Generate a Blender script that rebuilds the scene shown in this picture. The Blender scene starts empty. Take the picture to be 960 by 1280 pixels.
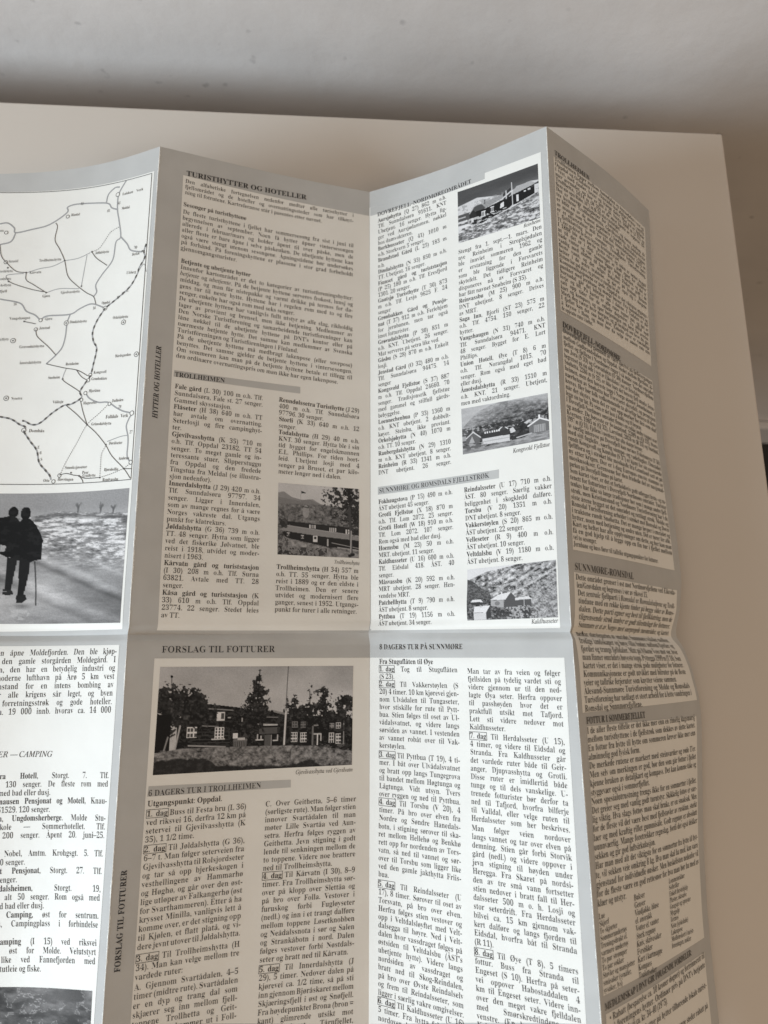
import bpy, math
import numpy as np
from mathutils import Vector
rng = np.random.default_rng(7)
SC = bpy.context.scene
COL = SC.collection

# ------------------------------------------------------------------ camera
F, TILT, ROLL, H = 980.0, math.radians(11.0), math.radians(1.5), 0.42
cd = bpy.data.cameras.new('camera')
cam = bpy.data.objects.new('camera', cd); COL.objects.link(cam); SC.camera = cam
cd.sensor_fit = 'VERTICAL'; cd.sensor_height = 36.0; cd.sensor_width = 27.0
cd.lens = F / 1280 * 36.0
cd.clip_start = 0.01; cd.clip_end = 50
cR, sR = math.cos(ROLL), math.sin(ROLL)
cT, sT = math.cos(TILT), math.sin(TILT)
# camera axes in the world
AX = np.array([cR, sR * cT, sR * sT]); AY = np.array([-sR, cR * cT, cR * sT]); AZ = np.cross(AX, AY)
from mathutils import Matrix
cam.matrix_world = Matrix(((AX[0], AY[0], AZ[0], 0), (AX[1], AY[1], AZ[1], 0), (AX[2], AY[2], AZ[2], H), (0, 0, 0, 1)))
cd.dof.use_dof = True
cd.dof.focus_distance = 0.375
cd.dof.aperture_fstop = cd.lens / 2.8
cd.dof.aperture_blades = 0

# ------------------------------------------------------------------ world, lamps, exposure
wd = bpy.data.worlds.new('World'); SC.world = wd; wd.use_nodes = True
bg = wd.node_tree.nodes['Background']
bg.inputs[0].default_value = (1.0, 0.74, 0.50, 1); bg.inputs[1].default_value = 0.365

def area(name, loc, target, w, h, power, color):
    ld = bpy.data.lights.new(name, 'AREA'); ld.shape = 'RECTANGLE'; ld.size = w; ld.size_y = h
    ld.energy = power; ld.color = color
    o = bpy.data.objects.new(name, ld); COL.objects.link(o); o.location = loc
    o.rotation_euler = (Vector(target) - Vector(loc)).to_track_quat('-Z', 'Y').to_euler()
    return o
area('window_light', (-2.25, -0.95, 0.98), (0, 0.12, 0), 1.1, 0.95, 76.0, (0.715, 0.86, 0.985))
area('warm_fill_light', (0.9, -0.9, 1.7), (0, 0.1, 0), 0.7, 0.7, 4.0, (1.0, 0.80, 0.62))  # weak warm fill added from upper right, not an actual lamp in the room
SC.view_settings.view_transform = 'Standard'; SC.view_settings.look = 'None'
SC.view_settings.exposure = 0.0; SC.view_settings.gamma = 1.0
SC.render.engine = 'CYCLES'
SC.cycles.use_denoising = True

# ------------------------------------------------------------------ pixel <-> space
def ray(px, py):
    x = (px - 480) / F; y = (640 - py) / F
    return x * AX + y * AY - AZ
def bp(px, py, z):
    d = ray(px, py); return np.array([0, 0, H]) + d * ((z - H) / d[2])
def bp_y(px, py, p0, n):              # hit of a pixel's ray with a vertical plane
    d = ray(px, py); o = np.array([0, 0, H]); return o + d * (((p0 - o) @ n) / (d @ n))
def proj(P):
    q = P - np.array([0, 0, H]); w = -(q @ AZ)
    return np.stack([480 + F * (q @ AX) / w, 640 - F * (q @ AY) / w], -1)

# ------------------------------------------------------------------ materials
def mat(name, base, rough=0.5, spec=0.5, noise=None, bump=None, vcol=False, trans=0):
    m = bpy.data.materials.new(name); m.use_nodes = True; nt = m.node_tree; N = nt.nodes; L = nt.links
    b = N['Principled BSDF']; b.inputs['Base Color'].default_value = (*base, 1)
    b.inputs['Roughness'].default_value = rough; b.inputs['Specular IOR Level'].default_value = spec
    tc = N.new('ShaderNodeTexCoord')
    if vcol:
        a = N.new('ShaderNodeVertexColor'); a.layer_name = 'print'; L.new(a.outputs[0], b.inputs['Base Color'])
    if noise:
        sc, amt, det = noise
        n = N.new('ShaderNodeTexNoise'); n.inputs['Scale'].default_value = sc; n.inputs['Detail'].default_value = det
        L.new(tc.outputs['Object'], n.inputs['Vector'])
        r = N.new('ShaderNodeMapRange'); r.inputs[1].default_value = 0.3; r.inputs[2].default_value = 0.7
        r.inputs[3].default_value = 1 - amt; r.inputs[4].default_value = 1 + amt
        L.new(n.outputs['Fac'], r.inputs[0])
        mx = N.new('ShaderNodeVectorMath'); mx.operation = 'SCALE'; mx.inputs[0].default_value = base
        L.new(r.outputs[0], mx.inputs['Scale']); L.new(mx.outputs[0], b.inputs['Base Color'])
    if bump:
        sc, st, dist = bump
        n = N.new('ShaderNodeTexNoise'); n.inputs['Scale'].default_value = sc; n.inputs['Detail'].default_value = 4
        L.new(tc.outputs['Object'], n.inputs['Vector'])
        bm_ = N.new('ShaderNodeBump'); bm_.inputs['Strength'].default_value = st; bm_.inputs['Distance'].default_value = dist
        L.new(n.outputs['Fac'], bm_.inputs['Height']); L.new(bm_.outputs[0], b.inputs['Normal'])
    if trans:
        t = N.new('ShaderNodeBsdfTranslucent'); t.inputs[0].default_value = (base[0], base[1] * .97, base[2] * .9, 1)
        ms = N.new('ShaderNodeMixShader'); ms.inputs[0].default_value = trans
        L.new(b.outputs[0], ms.inputs[1]); L.new(t.outputs[0], ms.inputs[2])
        L.new(ms.outputs[0], N['Material Output'].inputs[0])
    return m
M_TINT = mat('grey_halftone_print_on_paper', (0.53, 0.53, 0.515), 0.55, 0.3, noise=(60, .045, 6), bump=(28, .30, .0016), trans=.06)
M_WHITE = mat('unprinted_paper', (0.81, 0.80, 0.755), 0.5, 0.35, noise=(45, .025, 6), bump=(28, .30, .0016))
M_BAR = mat('grey_heading_print', (0.50, 0.50, 0.485), 0.55, 0.3, noise=(60, .03, 3))
M_INK = mat('black_printing_ink', (0.036, 0.034, 0.035), 0.7, 0.10)
M_INK_SOFT = mat('thin_black_printing_ink', (0.10, 0.095, 0.09), 0.7, 0.10)
M_GREYINK = mat('grey_printing_ink', (0.34, 0.34, 0.34), 0.6, 0.25)
M_PHOTO = mat('halftone_photograph_print', (0.5, 0.5, 0.5), 0.7, 0.08, vcol=True)
M_TABLE = mat('cream_laminate', (0.645, 0.595, 0.535), 0.42, 0.3, noise=(5, .02, 5), bump=(260, .05, .0006))
M_EDGE = mat('cream_edge_banding', (0.62, 0.55, 0.47), 0.4, 0.4)
M_LEG = mat('white_painted_steel', (0.7, 0.69, 0.66), 0.35, 0.5)
M_FLOOR = mat('dark_floor_covering', (0.018, 0.015, 0.014), 0.6, 0.4, noise=(8, .3, 5))
M_SKIRT = mat('white_skirting_paint', (0.62, 0.60, 0.58), 0.4, 0.5)

def wall_mat():
    m = bpy.data.materials.new('white_plaster_wall'); m.use_nodes = True; nt = m.node_tree; N = nt.nodes; L = nt.links
    b = N['Principled BSDF']; b.inputs['Roughness'].default_value = .75; b.inputs['Specular IOR Level'].default_value = .3
    tc = N.new('ShaderNodeTexCoord')
    def noise(sc, det, lo, hi, a, c):
        n = N.new('ShaderNodeTexNoise'); n.inputs['Scale'].default_value = sc; n.inputs['Detail'].default_value = det
        L.new(tc.outputs['Object'], n.inputs['Vector'])
        r = N.new('ShaderNodeMapRange'); r.inputs[1].default_value = lo; r.inputs[2].default_value = hi
        r.inputs[3].default_value = a; r.inputs[4].default_value = c; L.new(n.outputs['Fac'], r.inputs[0]); return n, r
    n1, r1 = noise(9, 6, .3, .7, .93, 1.05)
    n2, r2 = noise(70, 2, .70, .78, 1.0, .72)       # small scuffs
    mu = N.new('ShaderNodeMath'); mu.operation = 'MULTIPLY'; L.new(r1.outputs[0], mu.inputs[0]); L.new(r2.outputs[0], mu.inputs[1])
    v = N.new('ShaderNodeVectorMath'); v.operation = 'SCALE'; v.inputs[0].default_value = (.66, .625, .60)
    L.new(mu.outputs[0], v.inputs['Scale']); L.new(v.outputs[0], b.inputs['Base Color'])
    n3, r3 = noise(45, 4, .2, .8, 0, 1)
    bu = N.new('ShaderNodeBump'); bu.inputs['Strength'].default_value = .22; bu.inputs['Distance'].default_value = .002
    L.new(r3.outputs[0], bu.inputs['Height']); L.new(bu.outputs[0], b.inputs['Normal'])
    return m
M_WALL = wall_mat()

# ------------------------------------------------------------------ mesh helpers
def link(name, verts, faces, m, parent=None, smooth=False, cols=None):
    me = bpy.data.meshes.new(name)
    verts = np.asarray(verts, np.float32)
    if isinstance(faces, np.ndarray):
        k = faces.shape[1]; nf = len(faces)
        me.vertices.add(len(verts)); me.vertices.foreach_set('co', verts.ravel())
        me.loops.add(nf * k); me.loops.foreach_set('vertex_index', faces.astype(np.int32).ravel())
        me.polygons.add(nf); me.polygons.foreach_set('loop_start', np.arange(nf, dtype=np.int32) * k)
        me.polygons.foreach_set('loop_total', np.full(nf, k, np.int32))
        me.update(calc_edges=True)
    else:
        me.from_pydata([tuple(v) for v in verts.tolist()], [], faces)
    if cols is not None:
        a = me.color_attributes.new('print', 'FLOAT_COLOR', 'POINT')
        c4 = np.ones((len(verts), 4), np.float32); c4[:, :3] = cols
        a.data.foreach_set('color', c4.ravel())
    if smooth: me.polygons.foreach_set('use_smooth', np.ones(len(me.polygons), bool))
    me.materials.append(m)
    o = bpy.data.objects.new(name, me); COL.objects.link(o)
    if parent: o.parent = parent
    return o
def slab(name, poly, z0, z1, m, parent=None, bevel=0):
    n = len(poly); v = [(*p, z0) for p in poly] + [(*p, z1) for p in poly]
    f = [list(range(n))[::-1], list(range(n, 2 * n))] + [[i, (i + 1) % n, n + (i + 1) % n, n + i] for i in range(n)]
    o = link(name, v, f, m, parent)
    if bevel:
        b = o.modifiers.new('bevel', 'BEVEL'); b.width = bevel; b.segments = 3
    return o
def empty(name, loc=(0, 0, 0)):
    o = bpy.data.objects.new(name, None); COL.objects.link(o); o.location = loc; o.empty_display_size = .05; return o

# ------------------------------------------------------------------ table, wall, floor
tl = bp(0, 127, 0)[:2]; tr = bp(903, 167, 0)[:2]; re_ = bp(958, 592, 0)[:2]
u = (tr - tl) / np.linalg.norm(tr - tl); w_ = (re_ - tr) / np.linalg.norm(re_ - tr)
TH = .022
LEFT, DEEP = 1.15, .62
c0 = tr; c1 = tr - u * LEFT; c2 = c1 + w_ * DEEP; c3 = c0 + w_ * DEEP
table = empty('table', (float(c0[0]), float(c0[1]), -.74))
table['label'] = 'cream laminate table under the unfolded leaflet, standing close to the wall'; table['category'] = 'table'
def rel(o, par):                       # keep world coordinates in the mesh, parent sits elsewhere
    o.parent = par; o.matrix_parent_inverse = Matrix.Translation(par.location).inverted(); return o
o = slab('tabletop', [c2, c3, c0, c1], -TH, 0, M_TABLE, None, .0012); rel(o, table)
def inset(p, a, b): return p + a * u + b * w_
for (p, a, b) in ((c0, -.06, .05), (c1, .06, .05), (c2, .06, -.05), (c3, -.06, -.05)):
    q = inset(p, a, b); h = .02
    rel(slab('leg', [q - u * h - w_ * h, q - u * h + w_ * h, q + u * h + w_ * h, q + u * h - w_ * h][::1], -.74, -TH - .0005, M_LEG, None, .002), table)
rail = [inset(c1, .08, .06), inset(c1, .08, .078), inset(c0, -.08, .078), inset(c0, -.08, .06)]
rel(slab('apron', rail, -TH - .06, -TH - .0005, M_LEG), table)
# wall stands a hand's breadth behind the table
nrm = np.array([-u[1], u[0]]); GAP = .048
wp = tl + nrm * GAP
A0 = wp - u * 2.5; A1 = wp + u * 3.2
nx = 60
o = link('wall', [(*A0, -.74), (*A1, -.74), (*A1, 1.8), (*A0, 1.8)], [[0, 1, 2, 3]], M_WALL); o['kind'] = 'structure'
sk = [A0 - nrm * .012, A1 - nrm * .012, A1 - nrm * .0005, A0 - nrm * .0005]
o = slab('skirting_board', sk, -.74, -.665, M_SKIRT, None, .003); o['kind'] = 'structure'
fl = [A0 - nrm * 4 , A1 - nrm * 4, A1 + nrm * .1, A0 + nrm * .1]
o = link('floor', [(*p, -.7405) for p in fl], [[0, 1, 2, 3]], M_FLOOR); o['kind'] = 'structure'

# ------------------------------------------------------------------ the folded sheet
HB, HD = .021, .004
pB = bp(462, 240, HB); pD = bp(811, 263, HD)
nn = np.array([-(pD - pB)[1], (pD - pB)[0]]); nn /= np.linalg.norm(nn)
def on_top_line(px, py):
    lo, hi = -.05, .2
    for _ in range(40):
        m = (lo + hi) / 2
        if (bp(px, py, m)[:2] - pB[:2]) @ nn > 0: lo = m
        else: hi = m
    return m
HC = on_top_line(683, 158); HA = on_top_line(200, 183); H0 = on_top_line(0, 213)
W = .105; LR = .243
pxl = {
 'A': ([(200,183,HA),(165,720,HA),(161.5,783,HA),(159.6,793,HA-.0012),(159,801,HA),(153,900,HA)], (128,1280,HA)),
 'B': ([(462,240,HB),(463,776,HB),(460.6,791,HB+.002),(462.5,806,HB)], (461,1280,HB)),
 'C': ([(683,158,HC),(711,722,HC),(714,782,HC),(712.3,790,HC-.002),(715.5,799,HC)], (752,1280,HC)),
 'D': ([(811,263,HD),(818,400,HD),(823,470,HD),(830,560,.005),(839,620,.006),(847,680,.007),(852,725,.009),(850,763,.010),(844.5,788,.012),(845,797,.012),(854,808,.010),
        (865,836,.007),(873,867,.006),(877,898,.005),(879,1042,HD),(884,1134,HD),(888,1179,HD)], (899,1280,HD))}
MIDY = {'A': 793, 'B': 791, 'C': 790, 'D': 797}
VG = np.linspace(0, 2, 1601)
fold = {}
for k, (pts, last) in pxl.items():
    P = np.array([bp(*p) for p in pts] + [bp(*last)])
    mid = [i for i, p in enumerate(pts) if p[1] == MIDY[k]][0]
    seg = np.linalg.norm(np.diff(P, axis=0), axis=1); cum = np.concatenate([[0], np.cumsum(seg)])
    up = cum[:mid + 1] / cum[mid]
    lowlen = cum[mid:] - cum[mid]
    low = 1 + lowlen / LR
    d = P[-1] - P[-2]; d /= np.linalg.norm(d)
    ext = P[-1] + d * (2 - low[-1]) * LR
    vv = np.concatenate([up, low[1:], [2.0]]); PP = np.vstack([P, ext])
    L = np.stack([np.interp(VG, vv, PP[:, c]) for c in range(3)], 1)
    if k == 'D':                       # crumpled free edge: rounded, not kinked
        g = np.exp(-np.linspace(-2.2, 2.2, 45) ** 2); g /= g.sum()
        Lp = np.pad(L, ((22, 22), (0, 0)), mode='reflect', reflect_type='odd')
        L = np.stack([np.convolve(Lp[:, c], g, 'valid') for c in range(3)], 1)
    fold[k] = L
a0 = bp(0, 213, H0); dirE = a0 - bp(200, 183, HA); dirE /= np.linalg.norm(dirE)
fold['E'] = fold['A'] + dirE * (W + .004)
PAN = [('E', 'A'), ('A', 'B'), ('B', 'C'), ('C', 'D')]
NORM = []
for l, r in PAN:
    n = np.cross(fold[r][100] - fold[l][100], fold[l][100] - fold[l][1500]); n /= np.linalg.norm(n)
    NORM.append(n if n[2] > 0 else -n)
BOW = [-.0075, -.0020, -.0022, .0012]
CRE = [(.0016, .013), (.0013, .012), (.0013, .012), (.0030, .030)]
def surf(k, s, v, off=0.0):
    s = np.asarray(s, float); v = np.asarray(v, float)
    l, r = PAN[k]
    Lp = np.stack([np.interp(v, VG, fold[l][:, c]) for c in range(3)], -1)
    Rp = np.stack([np.interp(v, VG, fold[r][:, c]) for c in range(3)], -1)
    sc = np.clip(s, 0, 1); win = np.sin(np.pi * sc)
    amp, wd_ = CRE[k]
    t = (v - 1) / wd_
    bow = BOW[k] * win
    d = bow - amp * np.exp(-np.abs(t) ** 1.4) * win ** .35
    d = d + .0006 * win * np.sin(5.1 * v + 2.3 * k) + .0004 * win * np.sin(9.7 * v + 4.1 * s + k * 1.7)
    # paper lifts a little next to the cross fold
    d = d + .0012 * win * np.exp(-((np.abs(v - 1) - .05) / .035) ** 2)
    return Lp * (1 - s)[..., None] + Rp * s[..., None] + NORM[k] * (d + off)[..., None]
def inv(k, px, py):
    s, v = .5, (py - 220) / 580
    for _ in range(30):
        a = proj(surf(k, s, v)); b = proj(surf(k, s + 1e-3, v)); c = proj(surf(k, s, v + 1e-3))
        J = np.array([(b - a) / 1e-3, (c - a) / 1e-3]).T
        e = np.array([px, py]) - a
        st = np.linalg.solve(J, e); st = np.clip(st, -.2, .2)
        s += st[0]; v += st[1]; v = min(max(v, 0.0), 1.995)
        if abs(st).max() < 1e-6: break
    return np.array([s, v])

leaflet = empty('folded_leaflet', (0, 0, 0))
leaflet['label'] = 'unfolded zigzag tourist leaflet with route map, black and white photographs and text columns'
leaflet['category'] = 'leaflet'
panels = {}
NS = 36
for k in range(4):
    for row in range(2):
        a = np.linspace(row, row + 1, 90)
        # denser rows close to the cross fold
        a = np.unique(np.concatenate([a, np.linspace(1 - .08, 1, 24) if row == 0 else np.linspace(1, 1.08, 24)]))
        ss = np.linspace(0, 1, NS)
        S, V = np.meshgrid(ss, a)
        T = surf(k, S, V, 0).reshape(-1, 3); Bk = surf(k, S, V, -.00012).reshape(-1, 3)
        nv, nsx = len(a), NS
        i = np.arange(nv * nsx).reshape(nv, nsx)
        q = np.stack([i[:-1, :-1], i[1:, :-1], i[1:, 1:], i[:-1, 1:]], -1).reshape(-1, 4)
        N0 = nv * nsx
        ring = np.array(list(i[0, :]) + list(i[1:, -1]) + list(i[-1, -2::-1]) + list(i[-2:0:-1, 0]))
        RT, RB = T[ring], Bk[ring]; m_ = len(ring); j = np.arange(m_); j2 = (j + 1) % m_
        fc = np.vstack([q, q[:, ::-1] + N0, np.stack([j, j2, j2 + m_, j + m_], 1) + 2 * N0])
        panels[(k, row)] = link('panel', np.vstack([T, Bk, RT, RB]), fc, M_TINT, leaflet, True)

# fibres rubbed white along the sharp outer folds
def worn(l, k, s_in, seed):
    r = np.random.default_rng(seed)
    for row in range(2):
        v = np.linspace(row + .001, row + .999, 700)
        w = np.convolve(r.random(720), np.ones(21) / 21, 'valid')[:700]; w2 = r.random(700)
        wd = np.clip((w - .44) * 8, 0, 1) * (.0018 + .0035 * w2)
        wd = np.maximum(wd, .0012 * (w2 > .35))
        e = 1 - wd if s_in else wd; o_ = np.full(700, 1.0 if s_in else 0.0)
        A_, B_ = surf(k, o_, v, .0001), surf(k, e, v, .0001)
        i = np.arange(699)
        link('worn_fold', np.vstack([A_, B_]), np.stack([i, i + 700, i + 701, i + 1], 1), M_WHITE, panels[(k, row)])
worn('A', 0, True, 1); worn('A', 1, False, 2); worn('C', 2, True, 3); worn('C', 3, False, 4)

# ------------------------------------------------------------------ printed areas
def patch(name, k, quad, m, off=.00009, n=(30, 260), cols=None, sv=None, row=None):
    q = [inv(k, *p) for p in quad] if sv is None else sv      # TL TR BR BL
    tlq, trq, brq, blq = q
    nu, nv = n
    U, Vv = np.meshgrid(np.linspace(0, 1, nu), np.linspace(0, 1, nv))
    SV = ((1 - U) * (1 - Vv))[..., None] * tlq + (U * (1 - Vv))[..., None] * trq + (U * Vv)[..., None] * brq + ((1 - U) * Vv)[..., None] * blq
    S = np.clip(SV[..., 0], 0, 1); V = np.clip(SV[..., 1], 0, 2)
    if row is None: row = 0 if tlq[1] < .99 else 1
    P = surf(k, S, V, off).reshape(-1, 3)
    i = np.arange(nu * nv).reshape(nv, nu)
    f = np.stack([i[:-1, :-1], i[1:, :-1], i[1:, 1:], i[:-1, 1:]], -1).reshape(-1, 4)
    return link(name, P, f, m, panels[(k, row)], True, cols)

def box(k, *quad, **kw): return patch('white_print_area', k, quad, M_WHITE, **kw)
VA = inv(1, 196, 787)[1]
box(0, (-40, 240.5), (193, 214), (153, 786.5), (-95, 790))
box(1, (229, 219), (461.5, 270), (463, 788), (196, 788))
box(2, (462, 260), (676, 190), (700, 785), (462.5, 788))
box(0, (-95, 808), (149.5, 806), (117.5, 1280), (-130, 1282))
box(1, (193, 823), (462, 822), (461, 1282), (163, 1281))
box(2, (462.5, 822), (705.5, 822), (733, 1280), (461, 1280))
box(3, (691.5, 195), (806, 285), (814, 458), (700.5, 388))
box(3, (702, 414), (815, 476), (843, 713), (716, 687))
# the third white area runs across the cross fold: one piece on each side of it
l3a, r3a = inv(3, 717, 715), inv(3, 846, 738); l3b, r3b = inv(3, 728, 891), inv(3, 871, 875)
mL = np.array([(l3a[0] + l3b[0]) / 2, 1.0]); mR = np.array([(r3a[0] + r3b[0]) / 2, 1.0])
patch('white_print_area', 3, None, M_WHITE, sv=[l3a, r3a, mR, mL], row=0)
patch('white_print_area', 3, None, M_WHITE, sv=[mL, mR, r3b, l3b], row=1)
box(3, (733, 908), (870, 895), (880, 1172), (754, 1245))
box(3, (757, 1268), (880, 1190), (890, 1290), (763, 1370))
def bar(k, *quad, row=None): return patch('heading_bar', k, quad, M_BAR, .00013, (30, 3), row=row)
bar(1, (217.7, 462.7), (375.2, 483.7), (375.2, 492), (217, 470.6))
bar(1, (185.7, 982.8), (363.4, 974.6), (363.4, 984.2), (184, 995.9))
bar(2, (463, 260), (606, 214), (606, 223.8), (463, 270.3))
bar(2, (472.5, 608.8), (623.8, 586.8), (623.8, 597.8), (472.5, 618.5))

# ------------------------------------------------------------------ type
GL = {}
def build_glyphs(chars):
    """serif letterforms taken from Blender's built-in font set (mathematical alphabets)"""
    def code(ch, st):
        if st in 'RB':
            if 'A' <= ch <= 'Z': return chr(0x1D400 + ord(ch) - 65)
            if 'a' <= ch <= 'z': return chr(0x1D41A + ord(ch) - 97)
        if st == 'I':
            if ch == 'h': return chr(0x210E)
            if 'A' <= ch <= 'Z': return chr(0x1D434 + ord(ch) - 65)
            if 'a' <= ch <= 'z': return chr(0x1D44E + ord(ch) - 97)
        if st == 'J':
            if 'A' <= ch <= 'Z': return chr(0x1D468 + ord(ch) - 65)
            if 'a' <= ch <= 'z': return chr(0x1D482 + ord(ch) - 97)
        if '0' <= ch <= '9': return chr(0x1D7CE + ord(ch) - 48)
        return ch
    ref = chr(0x1D408); LS = 4.0
    def run(bodies):
        c = bpy.data.curves.new('glyph', 'FONT'); c.body = '\n'.join(bodies); c.size = 1; c.resolution_u = 2; c.space_line = LS
        o = bpy.data.objects.new('glyph', c); COL.objects.link(o)
        bpy.context.view_layer.update(); dg = bpy.context.evaluated_depsgraph_get()
        me = o.evaluated_get(dg).to_mesh()
        n = len(me.vertices); co = np.zeros(n * 3, np.float32); me.vertices.foreach_get('co', co); co = co.reshape(-1, 3)[:, :2].astype(float)
        me.calc_loop_triangles(); t = np.zeros(len(me.loop_triangles) * 3, np.int32); me.loop_triangles.foreach_get('vertices', t); t = t.reshape(-1, 3)
        step = LS
        li = np.round(-(co[:, 1] - .3) / step).astype(int)
        co[:, 1] += li * step
        out = []
        tl_ = li[t[:, 0]]
        for i in range(len(bodies)):
            idx = np.where(li == i)[0]; mp = np.full(n, -1); mp[idx] = np.arange(len(idx))
            out.append((co[idx], mp[t[tl_ == i]]))
        bpy.data.objects.remove(o); bpy.data.curves.remove(c)
        return out
    chars = list(chars)
    g = run([code(*c) for c in chars] + [ref]); refmax = g[-1][0][:, 0].max()
    h = run([code(*c) + ref for c in chars])
    for c, (co, t), (co2, _) in zip(chars, g, h):
        GL[c] = [co, t, float(co2[:, 0].max() - refmax)]
def thin(key, d):
    co, t, adv = GL[key]
    if len(t) == 0: return
    # weld, then move each outline point inwards along x only
    kk, iv = np.unique(np.round(co, 5), axis=0, return_inverse=True); iv = iv.ravel()
    co = kk.astype(np.float32); t = iv[t]
    t = t[(t[:, 0] != t[:, 1]) & (t[:, 1] != t[:, 2]) & (t[:, 0] != t[:, 2])]
    a, b, c = co[t[:, 0]], co[t[:, 1]], co[t[:, 2]]
    ar = (b[:, 0] - a[:, 0]) * (c[:, 1] - a[:, 1]) - (b[:, 1] - a[:, 1]) * (c[:, 0] - a[:, 0])
    t[ar < 0] = t[ar < 0][:, ::-1]
    ed = {}
    for tri in t:
        for i in range(3):
            e = (int(tri[i]), int(tri[(i + 1) % 3])); ed[e] = 1
    nr = np.zeros((len(co), 2))
    for (i, j) in ed:
        if (j, i) not in ed:
            dx, dy = co[j] - co[i]; nr[i] += (dy, -dx); nr[j] += (dy, -dx)
    ln = np.linalg.norm(nr, axis=1); ln[ln == 0] = 1; nr /= ln[:, None]
    co = co.copy(); co[:, 0] -= d * nr[:, 0]; co[:, 1] -= d * .12 * nr[:, 1]
    GL[key] = [co, t, adv]
def compose():
    def ring(cx, cy, r, w):
        n = 10; a = np.arange(n) * 2 * np.pi / n
        p = np.concatenate([np.stack([cx + r * np.cos(a), cy + r * np.sin(a)], 1), np.stack([cx + (r - w) * np.cos(a), cy + (r - w) * np.sin(a)], 1)])
        t = []
        for i in range(n): j = (i + 1) % n; t += [[i, j, n + j], [i, n + j, n + i]]
        return p, np.array(t)
    def join(*parts):
        P, T, o = [], [], 0
        for p, t in parts: P.append(p); T.append(t + o); o += len(p)
        return np.vstack(P), np.vstack(T)
    for st in 'RBIJ':
        w = .03 if st in 'RI' else .042
        sh = .22 if st in 'IJ' else 0
        for base, new, kind in (('a', 'å', 'r'), ('A', 'Å', 'r'), ('o', 'ö', 'd'), ('o', 'ø', 's'), ('O', 'Ø', 's'), ('a', 'æ', 'e'), ('A', 'Æ', 'E')):
            if (base, st) not in GL: continue
            co, t, adv = GL[(base, st)]
            x0, y0 = co.min(0); x1, y1 = co.max(0); cx = (x0 + x1) / 2
            if kind == 'r':
                p, tt = ring(cx + sh * (y1 + .1) * .6, y1 + .115, .085, w); r = join((co, t), (p, tt)); a = adv
            elif kind == 'd':
                p, tt = ring(cx - .1 + sh * .3, y1 + .12, .045, .044); p2, t2 = ring(cx + .1 + sh * .3, y1 + .12, .045, .044)
                r = join((co, t), (p, tt), (p2, t2)); a = adv
            elif kind == 's':
                e = .035
                p = np.array([(x0 + .03, y0 - e), (x0 + .03 + w * 1.3, y0 - e), (x1 - .03, y1 + e), (x1 - .03 - w * 1.3, y1 + e)])
                r = join((co, t), (p, np.array([[0, 1, 2], [0, 2, 3]]))); a = adv
            else:
                e2 = GL[('e' if kind == 'e' else 'E', st)]; sf = adv * (.80 if kind == 'e' else .72)
                r = join((co * (.9, 1), t), (e2[0] * (.95, 1) + (sf, 0), e2[1])); a = sf + e2[2] * .95
            GL[(new, st)] = [r[0], r[1], a]

def parse(t):
    """*bold*  _italic_ ; returns words: lists of (char, style)"""
    st, words, cur = 'R', [], []
    for ch in t:
        if ch == '*': st = {'R': 'B', 'B': 'R', 'I': 'J', 'J': 'I'}[st]
        elif ch == '_': st = {'R': 'I', 'I': 'R', 'B': 'J', 'J': 'B'}[st]
        elif ch == ' ':
            if cur: words.append(cur); cur = []
        else: cur.append((ch, st))
    if cur: words.append(cur)
    return words
XS = .84
class TextMesh:
    def __init__(s): s.P, s.T, s.o = [], [], 0
    def add(s, xy, t): s.P.append(xy); s.T.append(t + s.o); s.o += len(xy)
def set_line(tm, k, p0, p1, text, size, just=True, xs=XS, track=0.0):
    """sets one line of type along the (s,v) segment p0..p1; coordinates kept as (s,v)"""
    X0 = np.array([p0[0] * W, -p0[1] * LR]); X1 = np.array([p1[0] * W, -p1[1] * LR])
    D = X1 - X0; Lw = np.linalg.norm(D); D /= Lw; Up = np.array([-D[1], D[0]])
    boxed = None
    if text.startswith('['):
        j = text.index(']'); boxed = True; text = '*' + text[1:j].replace(' ', '~') + '* ' + text[j + 1:]
    words = parse(text)
    if not words: return
    wid = [sum((GL[c][2] if c[0] != '~' else .42) + track for c in wd_) for wd_ in words]
    nat = sum(wid) * size * xs; sp = .25 * size * xs; nsp = len(words) - 1
    x_ = xs
    if just:
        need = nat + nsp * sp * .62
        if k == 3:
            x_ = xs * min(1.35, max(1.0, (Lw - nsp * .30 * size * xs) / max(nat, 1e-9))); nat = nat / xs * x_; need = nat + nsp * sp * .62
            if need > Lw: x_ = x_ * Lw / need; nat = nat * Lw / need
        elif need > Lw: x_ = xs * Lw / need; nat = sum(wid) * size * x_
        sp = (Lw - nat) / nsp if nsp else 0
    elif nat + nsp * sp > Lw * 1.0:
        f_ = Lw / (nat + nsp * sp); x_ = xs * f_; sp *= f_
    x = 0
    for wi, wd_ in enumerate(words):
        xs0 = x
        for c in wd_:
            if c[0] == '~': x += .42 * size * x_; continue
            co, t, adv = GL[c]
            if len(t):
                q = X0 + D * (x + co[:, :1] * size * x_) + Up * (co[:, 1:2] * size)
                tm.add(q, t)
            x += (adv + track) * size * x_
        if boxed and wi == 0:
            e = .00019
            for (a, b, c_, d) in ((xs0 - .05 * size, -.20 * size, x + .10 * size, -.20 * size + e), (xs0 - .05 * size, .78 * size, x + .10 * size, .78 * size + e),
                              (xs0 - .05 * size, -.2 * size, xs0 - .05 * size + e, .78 * size), (x + .10 * size - e, -.2 * size, x + .10 * size, .78 * size)):
                q = np.array([X0 + D * xx + Up * yy for xx, yy in ((a, b), (c_, b), (c_, d), (a, d))])
                tm.add(q, np.array([[0, 1, 2], [0, 2, 3]]))
        x += sp
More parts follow.
